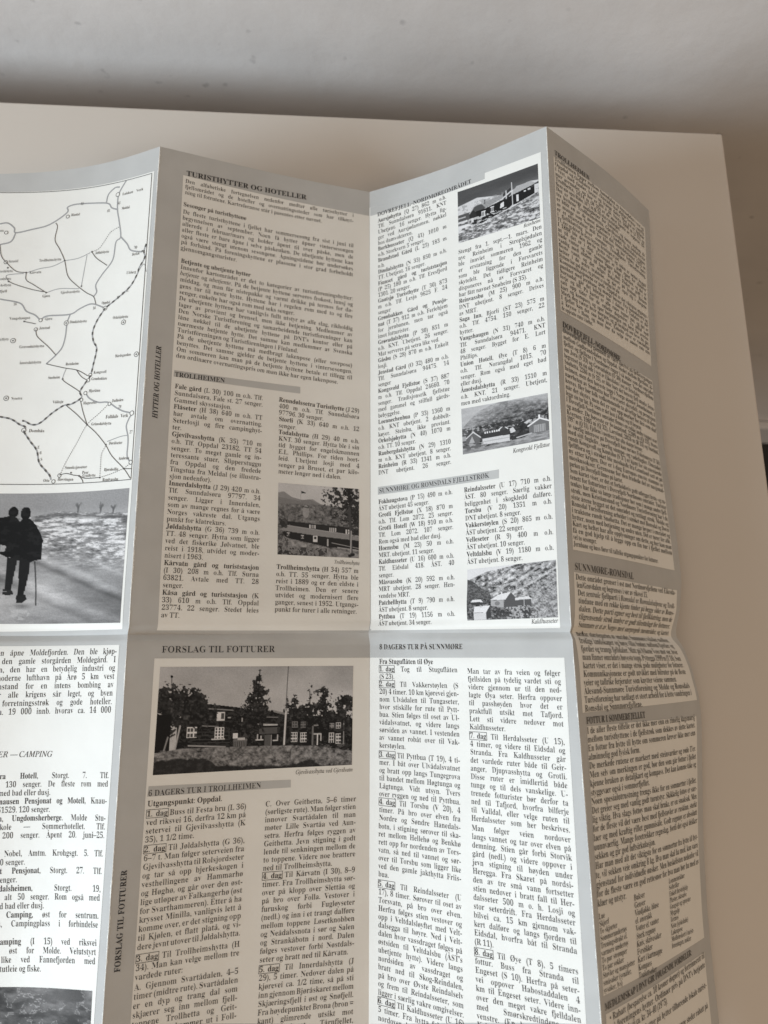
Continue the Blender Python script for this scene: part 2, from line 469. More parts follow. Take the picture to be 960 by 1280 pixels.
def emit(tm, k, name='text_block', row=None, m=None, off=.00018):
    if k == 3: off += .00012
    XY = np.vstack(tm.P); T = np.vstack(tm.T)
    s = XY[:, 0] / W; v = -XY[:, 1] / LR
    if row is None: row = 0 if np.median(v) < 1 else 1
    keep = None
    P = surf(k, s, np.clip(v, 0, 2), off)
    return link(name, P, T, m or (M_INK_SOFT if k == 3 else M_INK), panels[(k, row)])
def line(k, a, b, text, size_px=None, size=None, name='heading', just=True, xs=XS, row=None, fitx=True):
    pa, pb = inv(k, *a), inv(k, *b)
    tm = TextMesh()
    words = parse(text); n = sum(GL[c][2] for wd_ in words for c in wd_) + .27 * (len(words) - 1)
    Lw = math.hypot((pb[0] - pa[0]) * W, (pb[1] - pa[1]) * LR)
    set_line(tm, k, pa, pb, text, size, True, xs=Lw / (n * size) * 1.0)
    return emit(tm, k, name, row)
def block(k, tl_, tr_, bl_, br_, n, lines, sz=.99, name='text_block', row=None, xs=XS, m=None):
    """n: number of line pitches between the first and the last measured baseline"""
    a, b, c, d = (inv(k, *p) for p in (tl_, tr_, bl_, br_))
    pitch = abs(c[1] - a[1]) * LR / n
    tm = TextMesh(); y = 0
    for ln in lines:
        if isinstance(ln, (int, float)): y += ln; continue
        t = y / n
        p0 = a + (c - a) * t; p1 = b + (d - b) * t
        if max(p0[1], p1[1]) < 1.99:
            just = not ln.endswith('|')
            set_line(tm, k, p0, p1, ln.rstrip('|'), pitch * sz, just, xs)
        y += 1
    return emit(tm, k, name, row, m)

UPRIGHT = 'abcdefghijklmnopqrstuvwxyzABCDEFGHIJKLMNOPQRSTUVWXYZ0123456789.,:;()-–—/=\'•'
ITALIC = sorted(set('Trollheimshytta Gjevilvasshytta ved Gjevilvatn Reinheim Kongsvold Fjellstue Kaldhusseter HOTELLER — CAMPING betjente ubetjente sentrale Romsdal Romsdalsalpene'.replace(' ', '')))
BOLD_ITALIC = sorted(set('HYTTER OG HOTELLER'.replace(' ', '')))
build_glyphs([(c, s) for s in 'RB' for c in UPRIGHT] + [(c, 'I') for c in ITALIC] + [(c, 'J') for c in BOLD_ITALIC])
for (c, s) in list(GL):
    al = c.isalnum()
    if s == 'R': thin((c, s), .021 if al else .002)
    if s == 'I' and c.isdigit(): thin((c, s), .026)
    if s == 'B' and al: thin((c, s), .004)
    if s in 'IJ' and not (c.isalpha()):
        g = GL[(c, s)]; g[0] = g[0] + np.stack([g[0][:, 1] * .22, g[0][:, 1] * 0], 1)
compose()
for s in 'IJ':
    for c in 'Øø': pass
# ------------------------------------------------------------------ what is printed: upper hytter page
HS = .0031
line(1, (233, 219.5), (383, 249.7), '*TURISTHYTTER OG HOTELLER*', size=.0040)
block(1, (231.5, 228.4), (442, 271.4), (231, 242.5), (441.5, 285.5), 2, [
 'Den alfabetiske fortegnelsen nedenfor medtar alle turisthytter i', 'fjellområdet og de hoteller og overnattingssteder som har tilknyt-',
 'ning til fotrutene. Kartreferanse står i parentes etter navnet.|'])
block(1, (229, 257.5), (442, 300.5), (225.5, 312), (441, 353), 7.25, ['*Sesonger på turisthyttene*|', .25,
 'De fleste turisthyttene i fjellet har sommersesong fra sist i juni til', 'begynnelsen av september. Noen få hytter åpner vintersesongen',
 'allerede i februar/mars og holder åpent til over påske, men de', 'aller fleste er bare åpne i selve påskeuken. De ubetjente hyttene kan',
 'også være stengt utenom sesongene. Åpningstidene bør undersøkes', 'på forhånd. På foreningshyttene er plassene i stor grad forbeholdt', 'gjennomgangsturister.|'])
block(1, (225.9, 328.2), (441, 368), (219.7, 446.6), (440, 482.5), 15, ['*Betjente og ubetjente hytter*|',
 'Innenfor kartområdet er det to kategorier av turistforeningshytter:', '_betjente_ og _ubetjente_. På de betjente hyttene serveres frokost, lunsj og',
 'middag, og man får nistepakke og varmt drikke på termos for da-', 'gens tur til neste hytte. Hyttene har i regelen rom med to og fire',
 'senger, enkelte har også rom med seks senger.|', 'De ubetjente hyttene har vanligvis fullt utstyr av alle slag, rikholdig',
 'lager av proviant og brensel, men ikke betjening. Medlemmer av', 'Den Norske Turistforening og samarbeidende turistforeninger kan',
 'låne nøkkel til de ubetjente hyttene på DNT\'s kontor eller på', 'nærmeste betjente hytte. Det samme kan medlemmer av Svenska',
 'Turistföreningen og Turistföreningen i Finland.|', 'På de ubetjente hyttene må medbragt lakenpose (eller sovepose)',
 'benyttes. Det samme gjelder de betjente hyttene i vintersesongen.', 'Om sommeren kan man på de betjente hyttene betale et tillegg til',
 'den ordinære overnattingspris om man ikke har egen lakenpose.|'])
line(1, (218.3, 470.6), (281, 478.5), '*TROLLHEIMEN*', size=.0034)
block(1, (218.3, 485.2), (328.5, 500.4), (201, 771.6), (323, 775), 32, [
 '*Fale gård* (L 30) 100 m o.h. Tlf.', 'Sunndalsøra, Fale st. 27 senger.', 'Gammel skysstasjon.|', '*Flåseter* (H 38) 640 m o.h. TT', 'har avtale om overnatting.',
 'Seterlosji og fire campinghyt-', 'ter.|', '*Gjevilvasshytta* (K 35) 710 m', 'o.h. Tlf. Oppdal 23182. TT 54', 'senger. To meget gamle og in-', 'teressante stuer, Slipperstuggu',
 'fra Oppdal og den fredede', 'Tingstua fra Meldal (se illustra-', 'sjon nedenfor).|', '*Innerdalshytta* (J 29) 420 m o.h.', 'Tlf. Sunndalsøra 97797. 34', 'senger. Ligger i Innerdalen,',
 'som av mange regnes for å være', 'Norges vakreste dal. Utgangs', 'punkt for klatrekurs.|', '*Jøldalshytta* (G 36) 739 m o.h.', 'TT. 48 senger. Hytta som ligger', 'ved det fiskerike Jølvatnet, ble',
 'reist i 1918, utvidet og moder-', 'nisert i 1963.|', '*Kårvatn gård og turiststasjon*', '(I 30) 208 m o.h. Tlf. Surna', '63821. Avtale med TT. 28', 'senger.|',
 '*Kåsa gård og turiststasjon* (K', '33) 610 m o.h. Tlf. Oppdal', '23774. 22 senger. Stedet leies', 'av TT.|'])
block(1, (348.3, 501.8), (449, 516.4), (347.5, 591.6), (449, 601), 11, [
 '*Renndølssetra Turisthytte* (J 29)', '400 m o.h. Tlf. Sunndalsøra', '97796. 30 senger.|', '*Storli* (K 33) 640 m o.h. 12', 'senger.|', '*Todalshytta* (H 29) 40 m o.h.',
 'KNT. 30 senger. Hytta ble i sin', 'tid bygget for engelskmannen', 'E.L. Phillips. For tiden bort-', 'leid. Ubetjent losji med 4', 'senger på Bruset, et par kilo-', 'meter lenger ned i dalen.|'])
line(1, (417.5, 704.5), (449.3, 706.5), '_Trollheimshytta_', size=.0027, name='caption')
block(1, (345.4, 711.2), (448, 716.5), (343, 764.3), (448, 767.3), 6, [
 '*Trollheimshytta* (H 34) 557 m', 'o.h. TT. 55 senger. Hytta ble', 'reist i 1889 og er den eldste i', 'Trollheimen. Den er senere', 'utvidet og modernisert flere', 'ganger, senest i 1952. Utgangs-', 'punkt for turer i alle retninger.|'])
line(1, (196.7, 523), (201.7, 433), '*_HYTTER OG HOTELLER_*', size=.0033, name='margin_heading')
# lower hiking page
line(1, (201.9, 815.7), (343.5, 815), 'FORSLAG TIL FOTTURER', size=.0043)
line(1, (369.3, 967.8), (440.8, 964.2), '_Gjevilvasshytta ved Gjevilvatn_', size=.0028, name='caption')
line(1, (184.9, 995.3), (326.3, 984.8), '6 DAGERS TUR I TROLLHEIMEN', size=.0036)
block(1, (184, 1008.2), (308.4, 999), (164.8, 1275), (296.4, 1251.6), 23.9, [
 '*Utgangspunkt: Oppdal.*|', .2, '[1. dag] Buss til Festa bru (L 36)', 'ved riksvei 16, derfra 12 km på', 'setervei til Gjevilvasshytta (K', '35), 1 1/2 time.|', .15,
 '[2. dag] Til Jøldalshytta (G 36),', '6–7 t. Man følger seterveien fra', 'Gjevilvasshytta til Rolsjordseter', 'og tar så opp bjerkeskogen i', 'vesthellingene av Hammarhø', 'og Høghø, og går over den øst-',
 'lige utløper av Falkangerhø (øst', 'for Svarthammeren). Etter å ha', 'krysset Minilla, vanligvis lett å', 'komme over, er det stigning opp', 'til Kjølen, et flatt platå, og vi-', 'dere jevnt utover til Jøldalshytta.', .3,
 '[3. dag] Til Trollheimshytta (H', '34). Man kan velge mellom tre', 'vardede ruter:|', .1, 'A. Gjennom Svartådalen, 4–5', 'timer (midtre rute). Svartådalen', 'er en dyp og trang dal som', 'skjærer seg inn mellom fjell-',
 'toppene Trollhetta og Geit-', 'hetta. Stien kommer ut i Foll-', 'dalen rett overfor hytta.|', 'B. Over Trollhetta, 8–9 timer', '(nordligste rute). En av de mest', 'storslåtte turer i fjellet.|'])
block(1, (331.5, 1008.2), (444.9, 1001.3), (321.5, 1269.5), (441.5, 1256.7), 25.15, [
 'C. Over Geithetta, 5–6 timer', '(sørligste rute). Man følger stien', 'innover Svartådalen til man', 'møter Lille Svartåa ved Aun-', 'setra. Herfra følges ryggen av', 'Geithetta. Jevn stigning i godt', 'lende til senkningen mellom de', 'to toppene. Videre noe brattere', 'ned til Trollheimshytta.|',
 '[4. dag] Til Kårvatn (I 30), 8–9', 'timer. Fra Trollheimshytta sør-', 'over på klopp over Slettåa og', 'på bro over Folla. Vestover i', 'furuskog forbi Fugløyseter', '(nedl.) og inn i et trangt dalføre', 'mellom toppene Løsetknobben', 'og Neådalssnota i sør og Salen', 'og Strankåbotn i nord. Dalen', 'følges vestover forbi Nøstdals-', 'seter og bratt ned til Kårvatn.|', .15,
 '[5. dag] Til Innerdalshytta (J', '29), 5 timer. Nedover dalen på', 'kjørevei ca. 1/2 time, så på sti', 'inn gjennom Bjøråskaret mellom', 'Skjæringsfjell i øst og Snøfjell.', 'Fra høydepunktet Brona (bron =', 'kant) glimrende utsikt mot', 'Innerdalstårnet, Tårnfjellet,', 'Skarfjell og Trolla. Bratt ned', 'til hytta.|'])
line(1, (150, 1214.8), (158.8, 1087.3), '*FORSLAG TIL FOTTURER*', size=.0032, name='margin_heading')
# the page right of the middle valley
line(2, (471.9, 270.8), (589.3, 228.8), '*DOVREFJELL–NORDMØREOMRÅDET*', size=.0034)
block(2, (472.7, 278.4), (558, 248.2), (473.2, 593.7), (564.3, 579.8), 42, [
 '*Aursjøhytta* (Q 27) 862 m o.h.', 'Tlf. Sunndalsøra 91611. KNT', 'Ubetjent. 16 senger. Hytta lig-', 'ger ved Aursjødammen, nøkkel', 'hos damvokteren.|', '*Borkhusseter* (Q 41) 1010 m', 'o.h. Storkvern 5 senger.|', '*Brandstad Gård* (L 25) 183 m', 'o.h.|',
 '*Dindalshytta* (N 33) 850 m o.h.', 'TT. Ubetjent. 16 senger.|', '*Finnset gård og turiststasjon*', '(P 25) 180 m o.h. Tlf. Eresfjord', '1301. 20 senger.|', '*Gautsjø Turisthytte* (T 30) 873', 'm o.h. Tlf. Lesja 9625 F. 24', 'senger|',
 '*Grønbakken Gård og Pensjo-*', '*nat* (T 37) 912 m o.h. Feriehjem', 'for jernbanen, men tar også', 'imot fotturister.|', '*Grøvudalshytta* (P 30) 851 m', 'o.h. KNT. Ubetjent. 26 senger.', 'Mat serveres på setra like ved.|', '*Gåsbu* (S 28) 870 m o.h. Enkelt', 'losji.|',
 '*Jenstad Gård* (O 32) 480 m o.h.', 'Tlf. Sunndalsøra 94475. 14', 'senger|', '*Kongsvold Fjellstue* (S 37) 887', 'm o.h. Tlf. Oppdal 24660. 70', 'senger. Tradisjonsrik fjellstue', 'med gammel og stilfull gårds-', 'bebyggelse.|', '*Loennechenbua* (P 33) 1360 m', 'o.h. KNT ubetjent. 2 dobbelt-', 'køyer. Steinbu, ikke proviant.',
 '*Orkelsjøhytta* (N 40) 1070 m', 'o.h. TT. 10 senger.|', '*Raubergdalshytta* (N 29) 1310', 'm o.h. KNT ubetjent. 8 senger.', '*Reinheim* (R 33) 1341 m o.h.', 'DNT ubetjent. 26 senger.'])
line(2, (654.8, 284.8), (676, 277.2), '_Reinheim_', size=.0027, name='caption')
block(2, (572.9, 318), (677.3, 285.5), (576.5, 507.2), (684.5, 486), 24, [
 'Stengt fra 1. sept.—1. mars. Den', 'nye Reinheim i Stroplsjødalen', 'ble innviet sommeren 1962 og', 'er erstatning for den gamle', 'som ble liggende i Forsvarets', 'skytefelt. Det tidligere Reinheim', 'disponeres nå av Forsvaret og', 'har fått navnet Snøheim (S 35).|',
 '*Reinvassbu* (M 25) 900 m o.h.', 'DNT ubetjent. 8 senger. Drives', 'av MRT.|', '*Saga Inn*, Bjorli (ST 23) 575 m', 'o.h. Tlf. 4754. 150 senger, 22', 'hytter.|', '*Vangshaugen* (N 31) 740 m o.h.', 'Tlf. Sunndalsøra 94471. KNT', '48 senger. Bygget for E. Lort', 'Phillips.|', '*Union Hotell*, Øye (T 8) 6 m', 'o.h. Tlf. Norangdal 1015. 70', 'senger. Rom også med eget bad', 'eller dusj.|',
 '*Åmotsdalshytta* (R 33) 1510 m', 'o.h. KNT. 21 senger. Ubetjent,', 'men med vaktordning.|'])
line(2, (641.6, 566.3), (687.7, 557.7), '_Kongsvold Fjellstue_', size=.0030, name='caption')
line(2, (474, 616.4), (611.7, 597.0), 'SUNNMØRE OG ROMSDALS FJELLSTRØK', size=.0035)
block(2, (473.3, 630.1), (565.9, 617.5), (473, 782), (570, 779), 18, [
 '*Fokhaugstova* (P 15) 490 m o.h.', 'ÅST ubetjent 45 senger.|', '*Grotli Fjellstue* (X 18) 870 m', 'o.h. Tlf. Lom 2072. 25 senger.', '*Grotli Hotell* (W 18) 910 m o.h.', 'Tlf. Lom 2072. 107 senger.', 'Rom også med bad eller dusj.|', '*Hoemsbu* (M 23) 50 m o.h.', 'MRT. ubetjent. 11 senger.|', '*Kaldhusseter* (U 16) 600 m o.h.', 'Tlf. Eidsdal 418. ÅST. 40', 'senger.|',
 '*Måsvassbu* (K 20) 592 m o.h.', 'MRT ubetjent. 28 senger. Hen-', 'vendelse MRT.|', '*Patchellhytta* (T 9) 790 m o.h.', 'ÅST ubetjent. 8 senger.|', '*Pyttbua* (T 19) 1156 m o.h.', 'ÅST ubetjent. 34 senger.|'])
block(2, (580.2, 615.5), (689.6, 600.6), (584.1, 705.2), (693, 697), 10, [
 '*Reindalsseter* (U 17) 710 m o.h.', 'ÅST. 80 senger. Særlig vakker', 'beliggenhet i skogkledd dalføre.', '*Torsbu* (V 20) 1351 m o.h.', 'DNT ubetjent. 8 senger.|', '*Vakkerstøylen* (S 20) 865 m o.h.', 'ÅST ubetjent. 22 senger.|', '*Velleseter* (R 9) 400 m o.h.', 'ÅST ubetjent. 10 senger.|', '*Veltdalsbu* (V 19) 1180 m o.h.', 'ÅST ubetjent. 8 senger.|'])
line(2, (664.8, 779.8), (697.8, 778.3), '_Kaldhusseter_', size=.0028, name='caption')
line(2, (474.2, 811.7), (578.4, 811.4), '8 DAGERS TUR PÅ SUNNMØRE', size=.0036)
block(2, (474.2, 829.8), (571.5, 830.5), (474, 1024.8), (575.9, 1037.8), 20.2, [
 '*Fra Stuguflåten til Øye*|', '[1. dag] Tog til Stuguflåten', '(S 23).|', '[2. dag] Til Vakkerstøylen (S', '20) 4 timer. 10 km kjørevei gjen-', 'nom Ulvådalen til Tungaseter,', 'hvor stiskille for rute til Pytt-', 'bua. Stien følges til oset av Ul-', 'vådalsvatnet, og videre langs', 'sørsiden av vannet. I vestenden', 'av vannet robåt over til Vak-', 'kerstøylen.|', .2,
 '[3. dag] Til Pyttbua (T 19), 4 ti-', 'mer. I båt over Ulvådalsvatnet', 'og bratt opp langs Tungegrova', 'til bandet mellom Høgtunga og', 'Lågtunga. Vidt utsyn. Tvers', 'over ryggen og ned til Pyttbua.', '[4. dag] Til Torsbu (V 20), 4', 'timer. På bro over elven fra', 'Nordre og Søndre Hanedals-'])
block(2, (473.2, 1035.2), (576, 1048), (472.6, 1275), (581, 1306.7), 23.2, [
 'botn, i stigning sørover til ska-', 'ret mellom Hellehø og Benkhø', 'rett opp for nordenden av Tors-', 'vatn, så ned til vannet og sør-', 'over til Torsbu som ligger like', 'ved den gamle jakthytta Friis-', 'bua.|', .2,
 '[5. dag] Til Reindalsseter (U', '17), 8 timer. Sørover til oset av', 'Torsvatn, på bro over elven.', 'Herfra følges stien vestover og', 'opp i Veltdalsløyftet med Velt-', 'dalsegga til høyre. Ned i Velt-', 'dalen hvor vassdraget følges på', 'østsiden til Veltdalsbu (ÅST\'s', 'ubetjente hytte). Videre langs', 'nordsiden av vassdraget og', 'bratt ned til Skog-Reindalen,', 'på bro over Øvste Reindalselv', 'og frem til Reindalsseter, som', 'ligger i særlig vakre omgivelser.',
 '[6. dag] Til Kaldhusseter (U 16)', '5 timer. Fra hytta følges stien', 'nordover langs vassdraget og', 'videre ned dalen mot Kald-', 'husseter.|'])
block(2, (584.4, 841.9), (700.8, 845), (589.4, 1025.6), (713, 1041), 18.1, [
 'Man tar av fra veien og følger', 'fjellsiden på tydelig vardet sti og', 'videre gjennom ur til den ned-', 'lagte Øya seter. Herfra oppover', 'til passhøyden hvor det er', 'praktfull utsikt mot Tafjord.', 'Lett sti videre nedover mot', 'Kaldhusseter.|', .1,
 '[7. dag] Til Herdalsseter (U 15),', '4 timer, og videre til Eidsdal og', 'Stranda. Fra Kaldhusseter går', 'det vardede ruter både til Geir-', 'anger, Djupvasshytta og Grotli.', 'Disse ruter er imidlertid både', 'tunge og til dels vanskelige. U-', 'trenede fotturister bør derfor ta', 'ned til Tafjord, hvorfra bilferje', 'til Valldal, eller velge ruten til', 'Herdalsseter som her beskrives.'])
block(2, (589.8, 1037.8), (713.8, 1053.3), (596.3, 1272.8), (728.3, 1303.5), 21.15, [
 'Man følger veien nordover', 'langs vannet og tar over elven på', 'demning. Stien går forbi Storvik', 'gård (nedl.) og videre oppover i', 'jevn stigning til høyden under', 'Heregga. Fra Skaret på nordsi-', 'den av tre små vann fortsetter', 'stien nedover i bratt fall til Her-', 'dalsseter 500 m o. h. Losji og', 'stor seterdrift. Fra Herdalsseter', 'bilvei ca. 15 km gjennom vak-', 'kert dalføre og langs fjorden til', 'Eidsdal, hvorfra båt til Stranda', '(R 11).|', .15,
 '[8. dag] Til Øye (T 8), 5 timers', 'fottur. Buss fra Stranda til', 'Engeset (S 10). Herfra på seter-', 'vei oppover Habostaddalen 4', 'km til Engeset seter. Videre inn-', 'over den meget vakre fjelldalen', 'med Smørskredtindene til', 'venstre. (En kan også gå over', 'Kvitegga og ned til Øye, men', 'dette er for øvede.)|'])
# the turned away page on the right
line(3, (692.9, 193.2), (736.6, 225.8), '*TROLLHEIMEN*', size=.0036)
block(3, (692.9, 200.4), (804.3, 289.4), (701.6, 386.9), (812.2, 449.4), 29, [
 'Trollheimen ligger mellom Sunndalen og Surnadalen i vest og', 'Oppdal og Orkdalen i øst. Området har alpine former, særlig', 'i vest, med tinder, breer og trange daler. Mot øst er fjellene', 'mer avrundet, og her er lett å gå. Snota, 1668 m (J 32) og', 'Trollhetta, 1614 m (H 35) er de mest kjente av toppene. De', 'fleste når også Blåhø, 1671 m (K 34) uten vanskelighet.|',
 'Det er mange muligheter for fotturer, og turen mellom de', 'tre hyttene Trollheimshytta, Gjevilvasshytta og Jøldalshytta', 'er blitt en av de mest populære i landet. Innerdalen regnes', 'av mange som Norges vakreste dal. Innerdalstårnet, 1452 m', 'er et ettertraktet mål for klatrere, og her holdes det kurs', 'i fjellklatring hver sommer. Trondhjems Turistforening,', 'TT, eier og driver de fleste hyttene. Kvistingen er god.|',
 'I 1888 ble den første hytta reist, og siden er nettet bygget', 'ut til det er i dag. Terrenget er godt egnet for skiturer', 'både vinter og vår. Snøen ligger lenge i høyden, og det er', 'vanlig med skiføre til langt ut i mai. Fisket er godt i de', 'fleste vann, og det selges fiskekort på hyttene. Reinen', 'beiter i de østre traktene, og det er også elg i skogene.', 'Hyttene har god plass, og prisene er rimelige for alle.|',
 'Kommunikasjonene er gode. Oppdal er det viktigste utgangs-', 'punktet med jernbane og mange busser. Fra Sunndalsøra og', 'Surnadal går det bilruter inn i dalene. I Todalen er det', 'ferje og bil. På kartet er alle ruter tegnet inn, og det er', 'satt opp tider for de enkelte dagsturer. Ta alltid med', 'kart og kompass, og spør betjeningen om føret før avreise.', 'Merk deg været hver morgen, og gi beskjed om hvor du går.', 'I fjellet kan det snø hele året. Enkelte elver er vanskelige', 'å krysse i flom, og man bør da velge en annen rute enn', 'de oppsatte ruter i heftet.|'], sz=1.12)
line(3, (702.8, 408.4), (775.5, 452.3), '*DOVREFJELL-NORDMØRE*', size=.0042)
block(3, (703.5, 415.5), (814.8, 481.4), (716.5, 682.5), (841.5, 708), 33, [
 'Dovrefjell har fra gammelt av vært sperret på fjellovergangen', 'mellom Gudbrandsdalen og Oppdal. Stedet mellom Hjerkinn, Al-', 'fjellet og fjellene i Nordmøre ruger i så måte som det området', 'om Jora (S 33) og Grøvudalen (O 30) danner. Nordmørsfjellene', 'begrenset på sin side i vest av Eikesdalen i øst av Drivdalen.|',
 'Snøhetta, 2286 m (S 33), er ikke bare det høyeste fjell utenfor Jotun-', 'heimen, men den høyeste topp i Norge utenfor Jotunheimen. I', 'nærheten av Snøhetta har Forsvaret skytefelt, og permisjon', 'kreves. Her bør folk vedkommende ta alvorlige hensyn til dette', 'når det skytes, men det er satt opp merker for den som skal', 'legge sin tur hit. På veien er det best å holde seg til løypene.|',
 'I Dovrefjell-Nordmøre området finnes en rekke andre topper over', 'og ander. De høyeste er Svånåtind, 2209 m (Q 33), Store', 'Kvernen, 1985 m (Q 32), Larstind, 2026 m (R 33) og Snøtind,', '1997 m (Q 31). Fjellene i nordvest har ofte skarpe former.|', 'Av særlig interesse på Dovrefjell kan nevnes Fokstumyra (T 36)', 'med sitt fugleliv, særlig sumpe- og vadefugler. Området', 'rundt Kongsvoll og Knutshø (S 37) er kjent for sin enestående',
 'fjellflora og i strøket ble moskusfe fra Grønland satt ut på', 'ny etter krigen. Der er i dag Europas eneste stamme av', 'moskusokser. Grensene for den fredede del av nasjonal-', 'parken på Dovrefjell finnes på kartet.|', 'Som kartet viser, er det et forholdsvis godt utbygget hytte- og ru-', 'tenett for fotturister i Dovrefjell-Nordmøre området. Turister', 'tenkes har ikke så lange tradisjoner her som i mange andre fjell-', 'strøk, men Kristiansund og Nordmøre Turistforening har i de',
 'siste årene bygget ut det området og rettlagt strøk. Molde og', 'Romsdal Turistforening arbeider i strøket mot Romsdal og Dovre', 'i traktene rundt Snøhetta. Det er mange løyper i området og', 'hytter, noen med betjening og andre uten. Det er turer for alle.', 'Kart og heftet har alle opplysninger om dette, og her kan man', 'få en god hjelp til å legge opp en fin tur i fjellet mellom', 'vel to sesonger.|', 'Jernbane og buss fører til tallrike utgangspunkter for fotturer.|'], sz=1.12)
line(3, (718, 712.2), (791.7, 724.2), 'SUNNMØRE-ROMSDAL', size=.0046)
block(3, (719.2, 724.4), (843.5, 743.8), (721.9, 783.8), (835, 794.2), 6, [
 'Dette området grenser i øst mot Nordmørsfjellene ved Eikesda-', 'len/Grøvdalen og begrenses i sør av riksvei 15.|', 'Det _sentrale_ fjellparti i _Romsdal_ er _Romsdalsalpene_ og Troll-', 'tindane med en rekke kjente tinder på begge sider av Roms-', 'dalen. Dette parti egner seg best til fjellklatring, men de', 'tilgrensende strøk innbyr er godt tilrettelagt for fotturer.', 'Sunnmøre er et av Norges mest særpregede turområder, og kartet'], sz=1.10, row=0)
block(3, (720.8, 794.6), (836.5, 803), (730.8, 889.6), (866, 877.5), 9, [
 'medtar størsteparten av området. Sunnmøre veksler mellom', 'frodige landskaper og høye ville tinder mellom fjorder og', 'fjorder og trange fjelldaler. Mitt på fylkene Voss mot sør, hvor', 'man finner områdets høyeste topp, Pyttegga 1999 m (T 18). Som', 'kartet viser, er det i mange strøk gode muligheter for fotturer.', 'Kommunikasjonene er godt utviklet med bilruter på de fleste', 'veier og tallrike ferjeruter som knytter veiene sammen.|', 'Ålesund-Sunnmøre Turistforening og Molde og Romsdals', 'Turistforening har nedlagt et stort arbeid for å lette vandringen i', 'Romsdal og Sunnmørefjellene.|'], sz=1.10, row=1)
line(3, (732.7, 905.0), (806.3, 897.3), '*FOTTUR I SOMMERFJELLET*', size=.0042)
block(3, (733.5, 917.4), (868.0, 899.4), (746.6, 1133.7), (873.6, 1090), 19, [
 'I de aller fleste tilfelle er det ikke mer enn en rimelig dagsmarsj', 'mellom turisthyttene i de fjellstrøk som dekkes av dette kartet.', 'En fottur fra hytte til hytte om sommeren krever ikke mer enn', 'alminnelig god fysisk form.|', 'De merkede rutene er markert med steinvarder og røde T\'er.', 'Men selv om merkingen er god, bør den som går fottur i fjellet', 'kjenne bruken av detaljkart og kompass. Det kan komme tåke og', 'styggevær også i sommerfjellet.|',
 'Noen spesialutrustning trengs ikke for en sommertur i fjellet.', 'Det greier seg med vanlig godt turutstyr. Skikkelig fottøy er sær-', 'lig viktig. Hva slags fottøy man skal bruke, er en smaksak. Men', 'for de fleste vil det være best med fjellstøvler av ruskinn, sterkt', 'lær og med kraftig rillet gummisåle. Godt regntøy er absolutt', 'uunnværlig. Mange foretrekker regnslag, fordi det også dekker', 'sekken og gir god luftsirkulasjon.|', 'Har man med alt det viktigste for en sommertur fra hytte til hyt-', 'te, vil sekken veie omkring 8 kg. Hva man skal ha med, kan være', 'gjenstand for individuelle ønsker. Men huskelisten nedenfor vil', 'for de fleste være en god rettesnor for hva man bør ha med av', 'klær og utstyr.|'], sz=1.10)
block(3, (748, 1149.5), (790, 1133), (754.4, 1241.8), (797, 1222), 10, ['Lue|', 'Skjerf|', 'To skjorter|', 'Sommerundertøy|', 'Treningsdrakt el.|', 'varmere undertøy|', 'To par strømper|', 'To par sokker|', 'Støvler og mansjetter|', 'småsaker (synåler,|', 'sysaker, lys)|'], sz=1.15, name='packing_list')
block(3, (792, 1126), (832, 1110), (797.4, 1213.5), (838, 1196), 9, ['Bukser|', 'Genser|', 'Vindjakke, bluse|', 'el. anorakk|', 'Votter el. vanter|', 'Sterk regntøy|', 'Kniv, skrivesaker|', 'Fyrstikker|', 'Kart i kartmappe|', 'Kompass|', 'Toalettsaker|'], sz=1.15, name='packing_list')
block(3, (835.5, 1104.7), (874, 1089), (839.5, 1185.5), (877, 1169), 10, ['Lommetørklær|', 'Solbriller|', 'Enkelt førstehjelp|', 'Plaster, aktsalve|', 'Gnagsår og sprøyter|', 'Myggolje|', 'Termos|', 'Niste (sjokolade)|', 'Lakenpose|', 'Medlemskort i turist-|', 'foreningen, nøkler|'], sz=1.15, name='packing_list')
line(3, (755.9, 1263.5), (864.2, 1193.6), '*MEDLEMSKAP I DNT GIR FØLGENDE FORDELER:*', size=.0038)
block(3, (761.8, 1276.8), (880, 1197), (769.4, 1365), (886, 1283), 7.4, ['• Rabatt (besparelse ca. 10 kroner døgnet) og fortrinnsrett til', 'på foreningens hytter. Ordinær pris på DNT\'s betjente', 'hytter og losji ca. kr. 34–40 (1975).|', .2, '• Nøkkel til låste hytter på hytter tilhørende lokale turist-', 'foreninger.|', .2, '• Foreningens årbok fritt tilsendt og mange steder rabatt på', 'bøker og kart.|'], sz=1.10)
